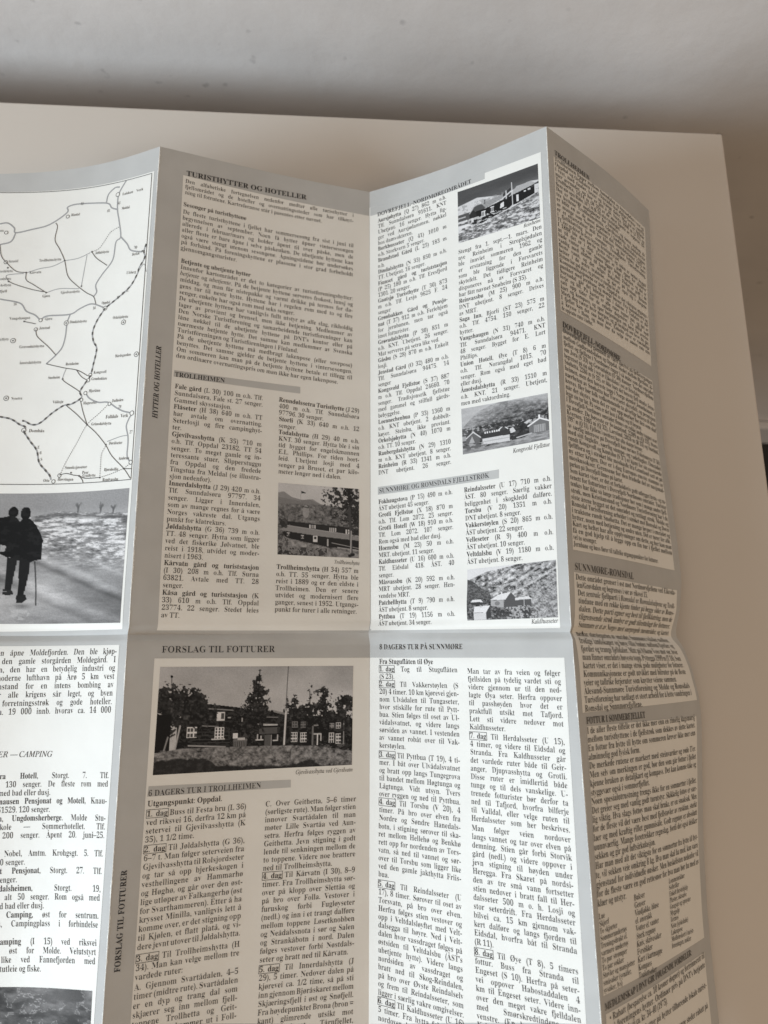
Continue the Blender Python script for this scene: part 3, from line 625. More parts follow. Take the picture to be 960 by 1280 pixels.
# the page on the left, cut by the picture
block(0, (-62, 820.5), (146, 817.3), (-72, 896), (139, 890.8), 7, [
 'Molde ved den åpne Moldefjorden. Den ble kjøp-', 'stad omkring den gamle storgården Moldegård. I', 'sentrum i byen, den har en betydelig industri og', 'handel. Den moderne lufthavn på Årø 5 km vest', 'byen, var gjenstand for en intens bombing av', 'men i dag er alle krigens sår leget, og byen', 'med moderne forretningsstrøk og gode hoteller.', 'kommune har ca. 19 000 innb. hvorav ca. 14 000'], xs=.86)
line(0, (-42, 947.6), (65.7, 946), '_HOTELLER — CAMPING_', size=.0037)
block(0, (-75, 977), (136, 972.7), (-100, 1224), (118.5, 1218), 22.2, [
 '*Molde: Alexandra Hotell,* Storgt. 7. Tlf.', '51133. 130 rom, 130 senger. De fleste rom med', 'bad eller dusj, noen med bad eller dusj.|', '*Knausen hotell, Knausen Pensjonat og Motell,* Knau-', 'senlia på fjellet, Tlf. 51529. 120 senger.|', '*Molde vandrerhjem, Ungdomsherberge.* Molde Stu-', 'dent og yrkesskole — Sommerhotellet. Tlf.', '51566. 160 rom, 200 senger. Åpent 20. juni–25.', 'august.|', .1,
 '*Hotel Nobel,* Hotel Nobel, Amtm. Krohgsgt. 5. Tlf.', '51555. 60 rom med 110 senger.|', '*Rosen Bed, Skaret Pensjonat,* Storgt. 27. Tlf.', '53100. Enkle rom, 18 senger.|', '*Hospitset Romsdalsheimen,* Storgt. 19,', 'Tlf. 51311 og alt i alt 50 senger. Rom også med', 'bad på gangen, noen med bad eller dusj.|', '*Kringstad Camping, Camping,* øst for sentrum.', 'Stor og pen plass, Campingplass i forbindelse', 'med hotellet og feltet.|', '*Bjørset og Dale camping* (I 15) ved riksvei', '62, omtrent 5 km øst for Molde. Velutstyrt', 'plass med strand like ved Fannefjorden med', 'fine bad til leie og fisk. Båtutleie og fiske.|'], xs=.86)

# ------------------------------------------------------------------ printed photographs (flat print, drawn point by point)
class Pic:
    def __init__(s, w, h, v=.5):
        s.w, s.h = w, h
        s.X, s.Y = np.meshgrid((np.arange(w) + .5) / w, (np.arange(h) + .5) / h)
        s.a = np.full((h, w), float(v)); s.asp = w / h
    def noise(s, fx, fy, seed, octs=4, gain=.55):
        r = np.random.default_rng(seed); out = np.zeros_like(s.a); amp = 1; tot = 0
        for o in range(octs):
            nx_, ny_ = int(max(2, fx * 2 ** o)) + 2, int(max(2, fy * 2 ** o)) + 2
            g = r.random((ny_ + 1, nx_ + 1))
            x = s.X * (nx_ - 1); y = s.Y * (ny_ - 1); i = x.astype(int); j = y.astype(int); fx_ = x - i; fy_ = y - j
            fx_ = fx_ * fx_ * (3 - 2 * fx_); fy_ = fy_ * fy_ * (3 - 2 * fy_)
            out += amp * ((g[j, i] * (1 - fx_) + g[j, i + 1] * fx_) * (1 - fy_) + (g[j + 1, i] * (1 - fx_) + g[j + 1, i + 1] * fx_) * fy_)
            tot += amp; amp *= gain
        return out / tot
    def put(s, m, v, al=1.0):
        m = np.clip(m, 0, 1) * al; s.a = s.a * (1 - m) + v * m
    def pm(s, pts):
        m = np.zeros(s.a.shape, bool); n = len(pts)
        for i in range(n):
            (x1, y1), (x2, y2) = pts[i], pts[(i + 1) % n]
            if y1 == y2: continue
            c = ((s.Y >= min(y1, y2)) & (s.Y < max(y1, y2))) & (s.X < (s.Y - y1) / (y2 - y1) * (x2 - x1) + x1)
            m ^= c
        return m.astype(float)
    def poly(s, pts, v, al=1.0): s.put(s.pm(pts), v, al)
    def rect(s, x0, y0, x1, y1, v, al=1.0): s.put(((s.X >= x0) & (s.X < x1) & (s.Y >= y0) & (s.Y < y1)).astype(float), v, al)
    def seg(s, x0, y0, x1, y1, w, v, al=1.0):
        ax, ay = (x1 - x0) * s.asp, y1 - y0; px_, py_ = (s.X - x0) * s.asp, s.Y - y0
        t = np.clip((px_ * ax + py_ * ay) / (ax * ax + ay * ay + 1e-9), 0, 1)
        d = np.hypot(px_ - t * ax, py_ - t * ay); s.put(np.clip((w - d) * s.h + .5, 0, 1), v, al)
    def ell(s, cx, cy, rx, ry, v, al=1.0):
        d = ((s.X - cx) / rx) ** 2 + ((s.Y - cy) / ry) ** 2; s.put((d < 1).astype(float), v, al)
    def crown(s, cx, cy, rx, ry, seed, v=.06, dens=.5, f=40):
        n = s.noise(f, f / s.asp, seed, 3, .6); d = ((s.X - cx) / rx) ** 2 + ((s.Y - cy) / ry) ** 2
        big = s.noise(12, 12 / s.asp, seed + 50, 2)
        fine = s.noise(f * 1.9, f * 1.9 / s.asp, seed + 90, 2, .7); m = np.clip((1.1 - d + (big - .5) * 1.6 + (n - .5) * 2.4 + (fine - .5) * 2.0 - (1 - dens)) * 6, 0, 1); s.put(m, v + .30 * np.clip(fine - .58, 0, 1) + .15 * np.clip(n - .5, 0, 1))
    def line_y(s, pts): return np.interp(s.X, [p[0] for p in pts], [p[1] for p in pts])
    def below(s, pts, v, soft=1): s.put(np.clip((s.Y - s.line_y(pts)) * s.h * soft + .5, 0, 1), v)
    def win(s, x, y, w, h, v=.8, n=(2, 3)):
        s.rect(x, y, x + w, y + h, v)
        for i in range(n[0]):
            for j in range(n[1]):
                s.rect(x + w * (i + .16) / n[0], y + h * (j + .14) / n[1], x + w * (i + .86) / n[0], y + h * (j + .84) / n[1], .14)

def pic_hikers():
    p = Pic(250, 190, .42); n = p.noise
    p.a = .40 - .10 * p.Y + .05 * (n(3, 2, 1) - .5) + .1 * np.exp(-((p.Y - .2) / .05) ** 2) * (p.X > .45)
    hz = p.line_y([(0, .22), (.45, .19), (.62, .145), (.75, .155), (1, .185)])
    sn = n(12, 34, 2, 5, .75); ri = n(26, 80, 3, 3, .8); dg_ = n(7, 30, 12, 5, .75)
    dn = n(5, 22, 15, 4, .6); soft = n(4, 5, 16, 4, .5)
    up = np.clip(1 - (p.Y - .36 - .22 * (p.X - .4)) / .16, 0, 1)
    crust = .42 + .75 * (sn - .5) + .6 * (ri - .5) + np.where(sn + .5 * ri > .80, .18, 0)
    low = .40 + .30 * (soft - .5) + .16 * (dn - .5) + .12 * (ri - .5)
    for c_, w_d, v_ in ((.50, .030, .16), (.56, .020, -.12), (.72, .035, .12), (.80, .025, -.10), (.36, .02, .1)):
        low = low + v_ * np.exp(-((p.Y - c_ - .62 * (p.X - .55) - .05 * (soft - .5)) / w_d) ** 2) * (.6 + .8 * ri)
    low = low * (1 - .38 * np.clip((p.X - .62) * 2.4, 0, 1) * np.clip((p.Y - .45) * 3, 0, 1)) + .10 * np.exp(-((p.X - .5) / .12) ** 2 - ((p.Y - .8) / .16) ** 2)
    gr = crust * up + low * (1 - up)
    m = np.clip((p.Y - hz) * p.h, 0, 1); p.a = p.a * (1 - m) + gr * m
    p.put(np.exp(-((p.Y - hz - .035) / .016) ** 2) * (p.X > .5), .13, .7)
    rb = np.random.default_rng(5)
    for tx_, ty, k in ((.845, .15, 9), (.915, .165, 9), (.72, .14, 8)):
        p.seg(tx_, ty + .02, tx_ + .003, ty - .02, .005, .14, .8)
        for _ in range(k):
            a = rb.uniform(-1, 1); y0 = ty - rb.uniform(-.005, .02); l = rb.uniform(.5, 1)
            p.seg(tx_, y0, tx_ + .022 * a * l, y0 - .04 * l, .003, .18, .75)
            p.seg(tx_ + .011 * a * l, y0 - .02 * l, tx_ + .028 * a * l, y0 - .03 * l, .002, .2, .7)
    # two walkers seen from behind
    k = .02; q = -.060
    def P(l, v): p.poly([(x + q, y) for x, y in l], v)
    p.ell(.452 + q, .150, .024, .045, k); P([(.28, .24), (.36, .20), (.43, .18), (.47, .19), (.50, .25), (.50, .46), (.44, .5), (.40, .47), (.39, .40), (.36, .46), (.28, .44)], k)
    p.ell(.512 + q, .158, .025, .050, k)
    P([(.478, .235), (.498, .20), (.535, .20), (.565, .245), (.590, .31), (.608, .37), (.604, .40), (.604, .515), (.575, .52), (.55, .535), (.50, .525), (.45, .51), (.455, .40), (.47, .30)], k)
    P([(.435, .5), (.485, .5), (.482, .56), (.474, .64), (.466, .76), (.437, .75), (.436, .62)], .035); P([(.495, .52), (.548, .52), (.548, .60), (.54, .70), (.53, .79), (.502, .79), (.498, .66)], .03)
    P([(.428, .735), (.470, .745), (.482, .775), (.46, .785), (.43, .78)], .05); P([(.495, .785), (.54, .78), (.552, .815), (.53, .84), (.5, .84)], .04)
    P([(.40, .40), (.43, .41), (.42, .455), (.40, .45)], .45)
    cl_ = p.noise(30, 40, 14, 3); p.put((cl_ > .58) & (p.a < .03), .035, .8)
    p.seg(.572 + q, .53, .600 + q, .86, .0042, .05)
    p.put(((p.noise(34, 30, 9) > .55) & (np.hypot((p.X - .46) * 1.3, p.Y - .90) < .07)), .62, .5); p.put(((p.noise(34, 30, 19) > .6) & (np.hypot((p.X - .37) * 1.3, p.Y - .80) < .05)), .62, .5)
    p.put(np.exp(-((p.X - .47) / .05) ** 2 - ((p.Y - .865) / .02) ** 2), .12, .6)
    return p
def pic_rock():
    p = Pic(220, 160, .2); a = p.noise(7, 9, 21, 5, .62); U = p.noise(16, 5, 22, 3, .6)
    p.a = .10 + .5 * np.clip(a - .38, 0, 1) + np.where(np.abs(a - U) < .018, .2, 0) * (U > .45) + .25 * np.clip(.5 - np.hypot(p.X - .75, p.Y - .1) * 1.6, 0, 1)
    return p
def pic_trollheim():
    p = Pic(170, 160, .7); p.a = .66 - .10 * p.Y + .12 * (p.noise(4, 3, 31) - .5)
    p.below([(0, .14), (.07, .12), (.17, .19), (.3, .22), (.42, .2), (.55, .28), (1, .3)], .36)
    p.below([(0, .2), (.25, .235), (.38, .205), (.5, .26), (.62, .28), (1, .3)], .30)
    n = p.noise(30, 28, 33, 4, .7)
    m = np.clip((p.Y - p.line_y([(0, .29), (.3, .27), (.6, .27), (1, .3)])) * 60, 0, 1); p.put(m, .20 + .55 * (n - .42))
    p.ell(.34, .38, .04, .09, .45, .8)
    p.poly([(.28, .09), (.35, .12), (.28, .13)], .08); p.seg(.275, .09, .275, .25, .002, .4); p.seg(.3, .315, .37, .325, .006, .08)
    p.poly([(.12, .53), (.9, .57), (1, .6), (1, .8), (.1, .70)], .07)
    p.poly([(.03, .65), (.12, .59), (1, .68), (1, .75), (.56, .72), (.06, .665)], .36); p.seg(.12, .59, 1, .685, .004, .5)
    for i in range(5): p.rect(.385 + i * .016, .565, .392 + i * .016, .61, .75)
    for i in range(4): p.rect(.63 + i * .024, .585, .641 + i * .024, .645, .7)
    for i in range(2): p.rect(.83 + i * .03, .60, .845 + i * .03, .66, .7)
    p.poly([(.05, .68), (.56, .73), (1, .77), (1, .88), (.6, .86), (.1, .76)], .06)
    for x_, y_ in ((.11, .69), (.28, .715)):
        p.win(x_, y_, .04, .05, .6, (2, 1))
    p.rect(.43, .71, .485, .80, .75); p.rect(.443, .725, .472, .76, .1); p.rect(.60, .75, .615, .85, .55); p.seg(.66, .8, 1, .86, .004, .5); p.seg(.73, .86, 1, .89, .006, .5)
    g = p.noise(26, 20, 36, 4, .7); m = np.clip((p.Y - p.line_y([(0, .70), (.2, .79), (.5, .85), (1, .93)])) * 60, 0, 1); p.put(m, .36 + .6 * (g - .5))
    p.put(((g > .5) & (p.Y > .88) & (p.X < .6)), .06, .85); p.put(((g > .56) & (p.Y > .72) & (p.X < .16)), .08, .8)
    p.crown(.84, .22, .27, .31, 41, .05, .62, 30); p.crown(.06, .55, .06, .11, 42, .08, .7, 20); p.crown(.97, .38, .1, .28, 43, .06, .7, 26)
    p.seg(.875, .3, .905, .93, .016, .12); p.seg(.9, .62, .895, .92, .008, .5); p.seg(.88, .97, .93, .95, .02, .06)
    return p
def pic_gjevil():
    p = Pic(330, 180, .5); p.a = .52 + .16 * p.Y * (1 - .2 * p.X) + .24 * (p.noise(4, 3, 51) - .5)
    cl = p.noise(5, 4, 52, 4); m = np.clip((p.Y - .28 + .32 * (p.X - .66) - .3 * (cl - .5)) * 8, 0, 1) * (p.X > .66) * (1 - np.clip((p.Y - .5) * 4, 0, 1)); p.put(m, .70 + .5 * (cl - .5), .8)
    p.put(np.clip(1 - np.abs(p.Y - .5) * 4, 0, 1), .56, .35)
    k = .035
    p.poly([(.1, .5), (.2, .36), (.23, .355), (.40, .40), (.56, .46), (.56, .80), (.1, .79)], k)
    p.poly([(.55, .455), (.57, .43), (.64, .47), (1, .54), (1, .86), (.53, .80)], k)
    p.poly([(.57, .43), (.65, .47), (.65, .49), (.58, .455)], .35); p.seg(.25, .405, .37, .425, .004, .42); p.seg(.545, .5, .6, .505, .004, .35)
    for y_ in (.62, .655, .69, .72, .745): p.seg(.17, y_ - .0, .36, y_ + .01, .0025, .22, .6)
    p.seg(.16, .745, .34, .77, .006, .5); p.seg(.22, .565, .30, .575, .003, .5)
    p.win(.29, .44, .04, .08, .75, (2, 1)); p.rect(.292, .45, .308, .51, .8); p.rect(.345, .49, .36, .50, .5)
    p.win(.148, .575, .05, .10, .8, (3, 2)); p.win(.285, .585, .045, .115, .85, (3, 4)); p.rect(.27, .69, .335, .70, .7)
    p.rect(.375, .645, .40, .695, .8); p.rect(.38, .70, .45, .77, .30, .8); p.rect(.40, .69, .435, .71, .6)
    for i in range(8): p.rect(.382 + i * .009, .72, .385 + i * .009, .77, .05)
    p.poly([(.42, .69), (.435, .64), (.455, .69)], .12); p.rect(.415, .5, .422, .54, .5)
    p.rect(.50, .57, .60, .585, .6); p.seg(.5, .565, .6, .575, .004, .65); p.rect(.505, .6, .60, .66, .16); p.rect(.49, .71, .53, .72, .7); p.rect(.497, .66, .503, .71, .6); p.rect(.514, .68, .52, .71, .6)
    p.rect(.535, .67, .57, .78, .17); p.rect(.57, .67, .573, .78, .5); p.rect(.58, .72, .605, .735, .7); p.rect(.60, .67, .605, .73, .6)
    p.win(.672, .655, .033, .095, .78, (3, 3)); p.win(.722, .66, .033, .095, .8, (3, 3)); p.win(.675, .55, .03, .06, .3, (2, 2)); p.win(.72, .555, .03, .06, .28, (2, 2))
    p.rect(.79, .59, .815, .60, .4); p.seg(.79, .68, .83, .68, .006, .7); p.rect(.808, .68, .815, .79, .8); p.rect(.828, .68, .833, .75, .6); p.rect(.783, .6, .79, .79, .25)
    p.win(.873, .675, .027, .10, .8, (2, 3)); p.win(.91, .685, .027, .10, .8, (2, 3)); p.win(.875, .58, .025, .05, .4, (2, 2)); p.win(.91, .575, .025, .06, .6, (2, 2)); p.rect(.947, .58, .954, .79, .35)
    lg = p.noise(60, 44, 86, 3, .8); p.put((lg > .57) & (p.a < .05), .10, .7)
    for c in ((.10, .30, .11, .13, 61), (.05, .42, .07, .2, 62), (.16, .42, .10, .16, 63), (.20, .46, .08, .12, 64), (.02, .52, .06, .2, 65)): p.crown(*c, k, .75, 34)
    for c in ((.495, .10, .014, .07, 88), (.495, .17, .028, .10, 66), (.49, .27, .048, .11, 67), (.485, .39, .07, .12, 68), (.48, .52, .07, .14, 69), (.45, .42, .04, .06, 87)): p.crown(*c, k, .55, 46)
    p.seg(.497, .05, .495, .35, .004, k)
    for c in ((.68, .36, .042, .08, 70), (.69, .46, .065, .08, 75), (.84, .33, .045, .10, 71), (.845, .46, .065, .13, 72), (.765, .28, .028, .11, 73), (.76, .45, .06, .08, 76), (.96, .38, .06, .11, 74), (.97, .56, .05, .14, 77), (.91, .5, .05, .06, 78)): p.crown(*c, k, .5, 44)
    p.seg(.765, .25, .77, .5, .004, k); p.seg(.68, .4, .683, .5, .004, k); p.seg(.06, .1, .065, .22, .003, k); p.ell(.06, .095, .007, .012, k)
    p.rect(.0, .45, .07, .80, k); p.seg(.115, .56, .095, .79, .007, .55); p.seg(.06, .66, .045, .78, .006, .4)
    g = p.noise(40, 26, 80, 4, .7); g2 = p.noise(90, 60, 85, 2, .8); m = np.clip((p.Y - p.line_y([(0, .80), (.12, .765), (.5, .77), (.8, .79), (1, .86)])) * 120, 0, 1); p.put(m, .27 + .45 * (g - .5) + .35 * (g2 - .5))
    p.put((g > .60) & (p.Y > .78), .45, .3)
    bz = p.line_y([(0, .87), (.1, .855), (.25, .86), (.3, .93), (.45, .95), (.55, .95), (.62, .975), (.72, .94), (.8, .93), (.83, .98), (1, .99)]) + .05 * (p.noise(50, 30, 81) - .5)
    p.put(np.clip((p.Y - bz) * 60, 0, 1), .05 + .12 * np.clip(g - .5, 0, 1), .95)
    p.seg(.672, .82, .672, .93, .003, .06); p.seg(.19, .8, .188, .88, .003, .15)
    p.seg(.645, 0, .642, .45, .0035, .12); p.seg(.642, .45, .638, .77, .008, .75)
    return p
def pic_reinheim():
    p = Pic(190, 130, .15); p.a = .13 + .55 * np.clip((p.Y - .18 - .25 * (1 - p.X) * 0) * 1.1, 0, 1) * np.clip(p.X * 1.3, .25, 1) + .04 * (p.noise(3, 9, 90) - .5)
    p.below([(0, .30), (.25, .24), (.45, .31), (.6, .36), (.75, .30), (.9, .27), (1, .30)], .70)
    n = p.noise(20, 16, 91, 4, .65); p.put((n > .56) & (p.Y > .3), .35, .6)
    p.rect(0, .47, .2, .68, .15); p.rect(0, .60, .12, .64, .7); p.rect(.02, .69, .16, .73, .8); p.rect(0, .52, .1, .55, .55)
    p.poly([(.17, .47), (.22, .39), (.30, .385), (.36, .48), (.22, .54)], .14); p.poly([(.30, .385), (.58, .33), (.64, .38), (.36, .49)], .42)
    p.poly([(.66, .38), (.74, .28), (.9, .27), (.97, .34), (.68, .45)], .50)
    for i in range(8): p.seg(.33 + i * .035, .38 - i * .006, .38 + i * .035, .47 - i * .012, .0025, .3)
    p.poly([(.15, .50), (.36, .49), (.95, .35), (.95, .52), (.3, .75), (.17, .72)], .035)
    p.poly([(.15, .5), (.2, .45), (.24, .54), (.22, .75), (.15, .7)], .06); p.seg(.15, .50, .19, .43, .008, .6); p.rect(.17, .6, .2, .68, .7)
    p.win(.30, .53, .055, .11, .8, (3, 1)); p.win(.41, .50, .05, .11, .8, (3, 1)); p.poly([(.54, .50), (.58, .48), (.58, .57), (.53, .59)], .8); p.rect(.73, .44, .76, .56, .75); p.rect(.82, .405, .845, .43, .8); p.rect(.87, .395, .90, .42, .7)
    p.poly([(.57, .34), (.67, .26), (.67, .40), (.575, .46)], .08); p.seg(.575, .41, .67, .335, .012, .75); p.seg(.61, .30, .61, .44, .010, .7)
    p.seg(.68, .18, .685, .63, .006, .8); p.seg(.345, .33, .345, .40, .01, .15); p.seg(.62, .66, .68, .60, .006, .7)
    g = p.noise(26, 24, 92, 4, .72); st = p.noise(18, 50, 93, 3, .6)
    m = np.clip((p.Y - p.line_y([(0, .74), (.2, .73), (.35, .76), (.6, .66), (.97, .52), (1, .5)]) - .03 * (g - .5)) * 60, 0, 1)
    p.put(m, .34 + .8 * (g - .5) + .5 * (st - .5)); p.put((g + st > 1.10) & (p.Y > .6), .8, .7)
    p.seg(.92, .38, 1, .34, .02, .1); p.rect(.95, .36, 1, .4, .7)
    return p
def pic_kongsvold():
    p = Pic(190, 120, .6); p.a = .52 + .2 * p.X + .14 * (p.noise(4, 12, 101) - .5)
    n = p.noise(20, 20, 102, 5, .78); S = p.noise(8, 22, 104, 3)
    hill = p.line_y([(0, .45), (.08, .30), (.2, .13), (.35, .03), (.5, -.02), (1, -.05)])
    shade = .44 - .33 * np.clip((p.Y - hill + .12 * (p.X - .2)) * 1.7, 0, 1) + .55 * (n - .5) + .2 * (S - .5)
    p.put(np.clip((p.Y - hill) * 90, 0, 1), np.clip(shade, .06, .6))
    p.put(np.clip((.16 + .1 * n - p.Y - .3 * (1 - p.X)) * 9, 0, 1) * (p.X > .55), .62, .6)
    p.put((n > .60) & (p.Y < .5) & (p.Y > .2) & (p.X > .15), .5, .35)
    p.put((p.Y > .45) & (p.Y < .75), .10 + .3 * (n - .5), .85)
    p.put((p.noise(30, 20, 107) > .56) & (p.Y > .45) & (p.Y < .58), .55, .7)
    g = p.noise(16, 30, 103, 4, .65); m = np.clip((p.Y - p.line_y([(0, .86), (.3, .9), (.6, .84), (1, .74)])) * 60, 0, 1); p.put(m, .38 + .5 * (g - .5))
    p.put((p.Y > .62) & (p.Y < .72) & (p.X < .05), .45)
    p.poly([(.05, .80), (.05, .66), (.13, .56), (.21, .68), (.21, .82)], .20); p.seg(.05, .67, .135, .555, .010, .75); p.seg(.135, .555, .22, .69, .010, .75); p.poly([(.08, .78), (.12, .64), (.15, .78)], .5)
    p.poly([(.25, .62), (.56, .63), (.56, .74), (.23, .72)], .09); p.poly([(.24, .73), (.56, .74), (.56, .88), (.25, .86)], .70); p.seg(.24, .8, .56, .8, .006, .45)
    for i in range(7): p.rect(.27 + i * .027, .59, .285 + i * .027, .63, .8)
    p.poly([(.44, .60), (.49, .53), (.53, .62)], .12); p.seg(.43, .61, .49, .525, .010, .85); p.seg(.49, .525, .54, .61, .010, .8); p.rect(.475, .46, .487, .53, .7)
    p.poly([(.56, .62), (.60, .60), (.63, .70), (.57, .72)], .7)
    p.crown(.69, .62, .075, .11, 105, .05, .9, 20); p.crown(.5, .5, .3, .06, 106, .07, .6, 24); p.poly([(.72, .55), (.78, .50), (.82, .51), (.76, .58)], .65)
    p.poly([(.78, .78), (.78, .62), (.90, .52), (1, .62), (1, .80), (.86, .83)], .24); p.seg(.77, .64, .90, .51, .014, .85); p.seg(.90, .51, 1.0, .60, .014, .85); p.rect(.885, .43, .905, .5, .85); p.rect(.83, .64, .96, .80, .45)
    for i in range(5): p.rect(.84 + i * .025, .64, .846 + i * .025, .8, .25)
    p.poly([(.57, .82), (.7, .74), (.80, .80), (.72, .86), (.58, .88)], .08); p.seg(.64, .84, .8, .80, .012, .6); p.poly([(.04, .84), (.1, .80), (.24, .84), (.3, .89), (.06, .92)], .2)
    p.put((g > .56) & (p.Y > .78) & (p.Y < .92) & (p.X < .3), .55, .7); p.seg(.85, .36, .855, .5, .004, .3)
    return p
def pic_kaldhus():
    p = Pic(190, 130, .8); p.a[:] = .78
    n = p.noise(20, 16, 111, 5, .8); D = p.noise(9, 9, 112, 3); Ux = np.sin((p.X * 1.25 + p.Y * 1.5) * 34 + 8 * D) * .5 + .5
    hill = p.line_y([(0, .22), (.08, .17), (.22, .08), (.5, .02), (.6, -.02), (1, -.03)])
    p.put(np.clip((p.Y - hill) * 60, 0, 1), np.clip(.32 + 1.35 * (n - .5) + .2 * (Ux - .5) + .25 * (p.noise(26, 18, 118, 3) > .58), .05, .8))
    p.put((np.abs(p.Y - (.72 - .75 * p.X) - .12 * (D - .5)) < .025) & (p.X > .2), .62, .6); p.put((np.abs(p.Y - (.98 - .85 * p.X) - .12 * (n - .5)) < .018) & (p.X > .5), .7, .7)
    f = p.noise(50, 38, 113, 3, .85); p.put((p.X > .62) & (p.Y > 1.05 - .85 * p.X + .1 * (D - .5)), .30 + 1.1 * (f - .42), .85)
    p.poly([(0, .2), (.07, .25), (.14, .36), (.26, .48), (.3, .66), (.2, 1), (0, 1)], .13); p.put(((f > .52) & (p.X < .3) & (p.Y > .3)), .30, .6)
    p.put((p.Y > .60) & (p.X < .72), np.clip(.15 + .9 * (f - .45), .05, .7), .85)
    p.put(((f > .5) & (p.Y > .74) & (p.X > .45) & (p.X < .8)), .6, .7)
    p.poly([(.27, .63), (.36, .54), (.50, .50), (.44, .64)], .82); p.poly([(.44, .64), (.50, .51), (.55, .60), (.55, .78), (.42, .78)], .16); p.poly([(.28, .64), (.42, .65), (.42, .78), (.28, .74)], .5); p.rect(.39, .49, .405, .53, .8); p.ell(.35, .70, .03, .04, .3)
    p.poly([(.55, .615), (.69, .60), (.73, .65), (.55, .66)], .78); p.rect(.55, .66, .72, .76, .16); p.rect(.64, .45, .645, .76, .7)
    p.poly([(.05, .65), (.07, .605), (.16, .605), (.19, .66)], .8); p.rect(.06, .66, .18, .71, .1)
    p.poly([(.08, .85), (.09, .74), (.27, .73), (.22, .86)], .82); p.rect(.08, .86, .22, .99, .72); p.poly([(.22, .86), (.27, .74), (.28, .96), (.22, .98)], .1); p.rect(.16, .72, .175, .76, .6)
    p.crown(.38, .88, .1, .09, 115, .08, .8, 26); p.crown(.67, .88, .07, .08, 116, .08, .7, 26)
    return p
def photo(k, quad, p, name='photograph'):
    gray = np.clip(p.a, .02, .86); gray = .80 * (gray / .86) ** 1.25 + .004
    # a little halftone grain
    gray = gray * (1 + .22 * (rng.random(gray.shape) - .5))
    c = np.repeat(gray.reshape(-1, 1), 3, 1) * (1.0, .985, .985)
    return patch(name, k, quad, M_PHOTO, .00014, (p.w, p.h), c)
photo(0, (-85, 616), (162, 610), (150.5, 778.4), (-100, 779.5), p=pic_hikers()) if False else photo(0, [(-85, 616), (162, 610), (150.5, 778.4), (-100, 779.5)], pic_hikers())
photo(0, [(-85, 1238.5), (115.7, 1238.5), (110, 1350), (-95, 1352)], pic_rock())
photo(1, [(347.8, 603.3), (448.9, 611.4), (448.4, 697.8), (346.8, 693)], pic_trollheim())
photo(1, [(200.2, 833.6), (441.5, 832.3), (439.8, 956), (190.9, 969)], pic_gjevil())
photo(2, [(572.1, 240.3), (672.3, 204.6), (675.2, 272.4), (573.4, 304.2)], pic_reinheim())
photo(2, [(576.7, 511.3), (684.7, 491.3), (687.3, 548.8), (578.8, 568.3)], pic_kongsvold())
photo(2, [(584.4, 712), (695, 699.7), (697.8, 771.6), (584.4, 775.6)], pic_kaldhus())

# ------------------------------------------------------------------ the route map
def sv_(pts): return np.array([inv(0, *p) for p in pts])
def spline(P, n=8):
    out = []
    Q = np.vstack([2 * P[0] - P[1], P, 2 * P[-1] - P[-2]])
    for i in range(1, len(Q) - 2):
        for t in np.linspace(0, 1, n, endpoint=False):
            a, b, c, d = Q[i - 1], Q[i], Q[i + 1], Q[i + 2]
            out.append(.5 * (2 * b + (c - a) * t + (2 * a - 5 * b + 4 * c - d) * t * t + (3 * b - a - 3 * c + d) * t ** 3))
    out.append(P[-1]); return np.array(out)
road_tm, ink_tm, white_tm = TextMesh(), TextMesh(), TextMesh()
def xy_(px, py): s_ = inv(0, px, py); return np.array([s_[0] * W, -s_[1] * LR])
def ribbon(tm, P, w):
    d = np.gradient(P, axis=0); d /= np.linalg.norm(d, axis=1)[:, None] + 1e-12; nrm_ = np.stack([-d[:, 1], d[:, 0]], 1) * w / 2
    V = np.vstack([P + nrm_, P - nrm_]); n = len(P); i = np.arange(n - 1)
    tm.add(V, np.vstack([np.stack([i, i + n, i + 1], 1), np.stack([i + 1, i + n, i + n + 1], 1)]))
def dash(tm, P, w, a, b):
    seg_ = np.linalg.norm(np.diff(P, axis=0), axis=1); cum = np.concatenate([[0], np.cumsum(seg_)]); x = 0
    while x < cum[-1]:
        e = min(x + a, cum[-1]); t = np.linspace(x, e, 3); ribbon(tm, np.stack([np.interp(t, cum, P[:, 0]), np.interp(t, cum, P[:, 1])], 1), w); x += a + b
def route(kind, pts):
    P = spline(np.array([xy_(*p) for p in pts]), 6)
    if kind == 'road': ribbon(road_tm, P, .00075)
    elif kind == 'path': ribbon(ink_tm, P, .00036)
    elif kind == 'dot': dash(ink_tm, P, .00032, .0006, .0005)
    elif kind == 'thin': ribbon(road_tm, P, .0004)
    elif kind == 'rail': ribbon(road_tm, P, .0008); dash(ink_tm, P, .00085, .0016, .0018)
def circ(px, py, r, dot=False, fill=False):
    c = xy_(px, py); a = np.linspace(0, 2 * np.pi, 17)
    if fill: tm_r, tm_ = r, ink_tm
    P = c + np.stack([np.cos(a), np.sin(a)], 1) * r
    if fill: ink_tm.add(np.vstack([c, P[:-1]]), np.array([[0, i + 1, (i + 1) % 16 + 1] for i in range(16)])); return
    white_tm.add(np.vstack([c, P[:-1]]), np.array([[0, i + 1, (i + 1) % 16 + 1] for i in range(16)]))
    ribbon(ink_tm, P, .00030)
    if dot: circ(px, py, r * .38, fill=True)
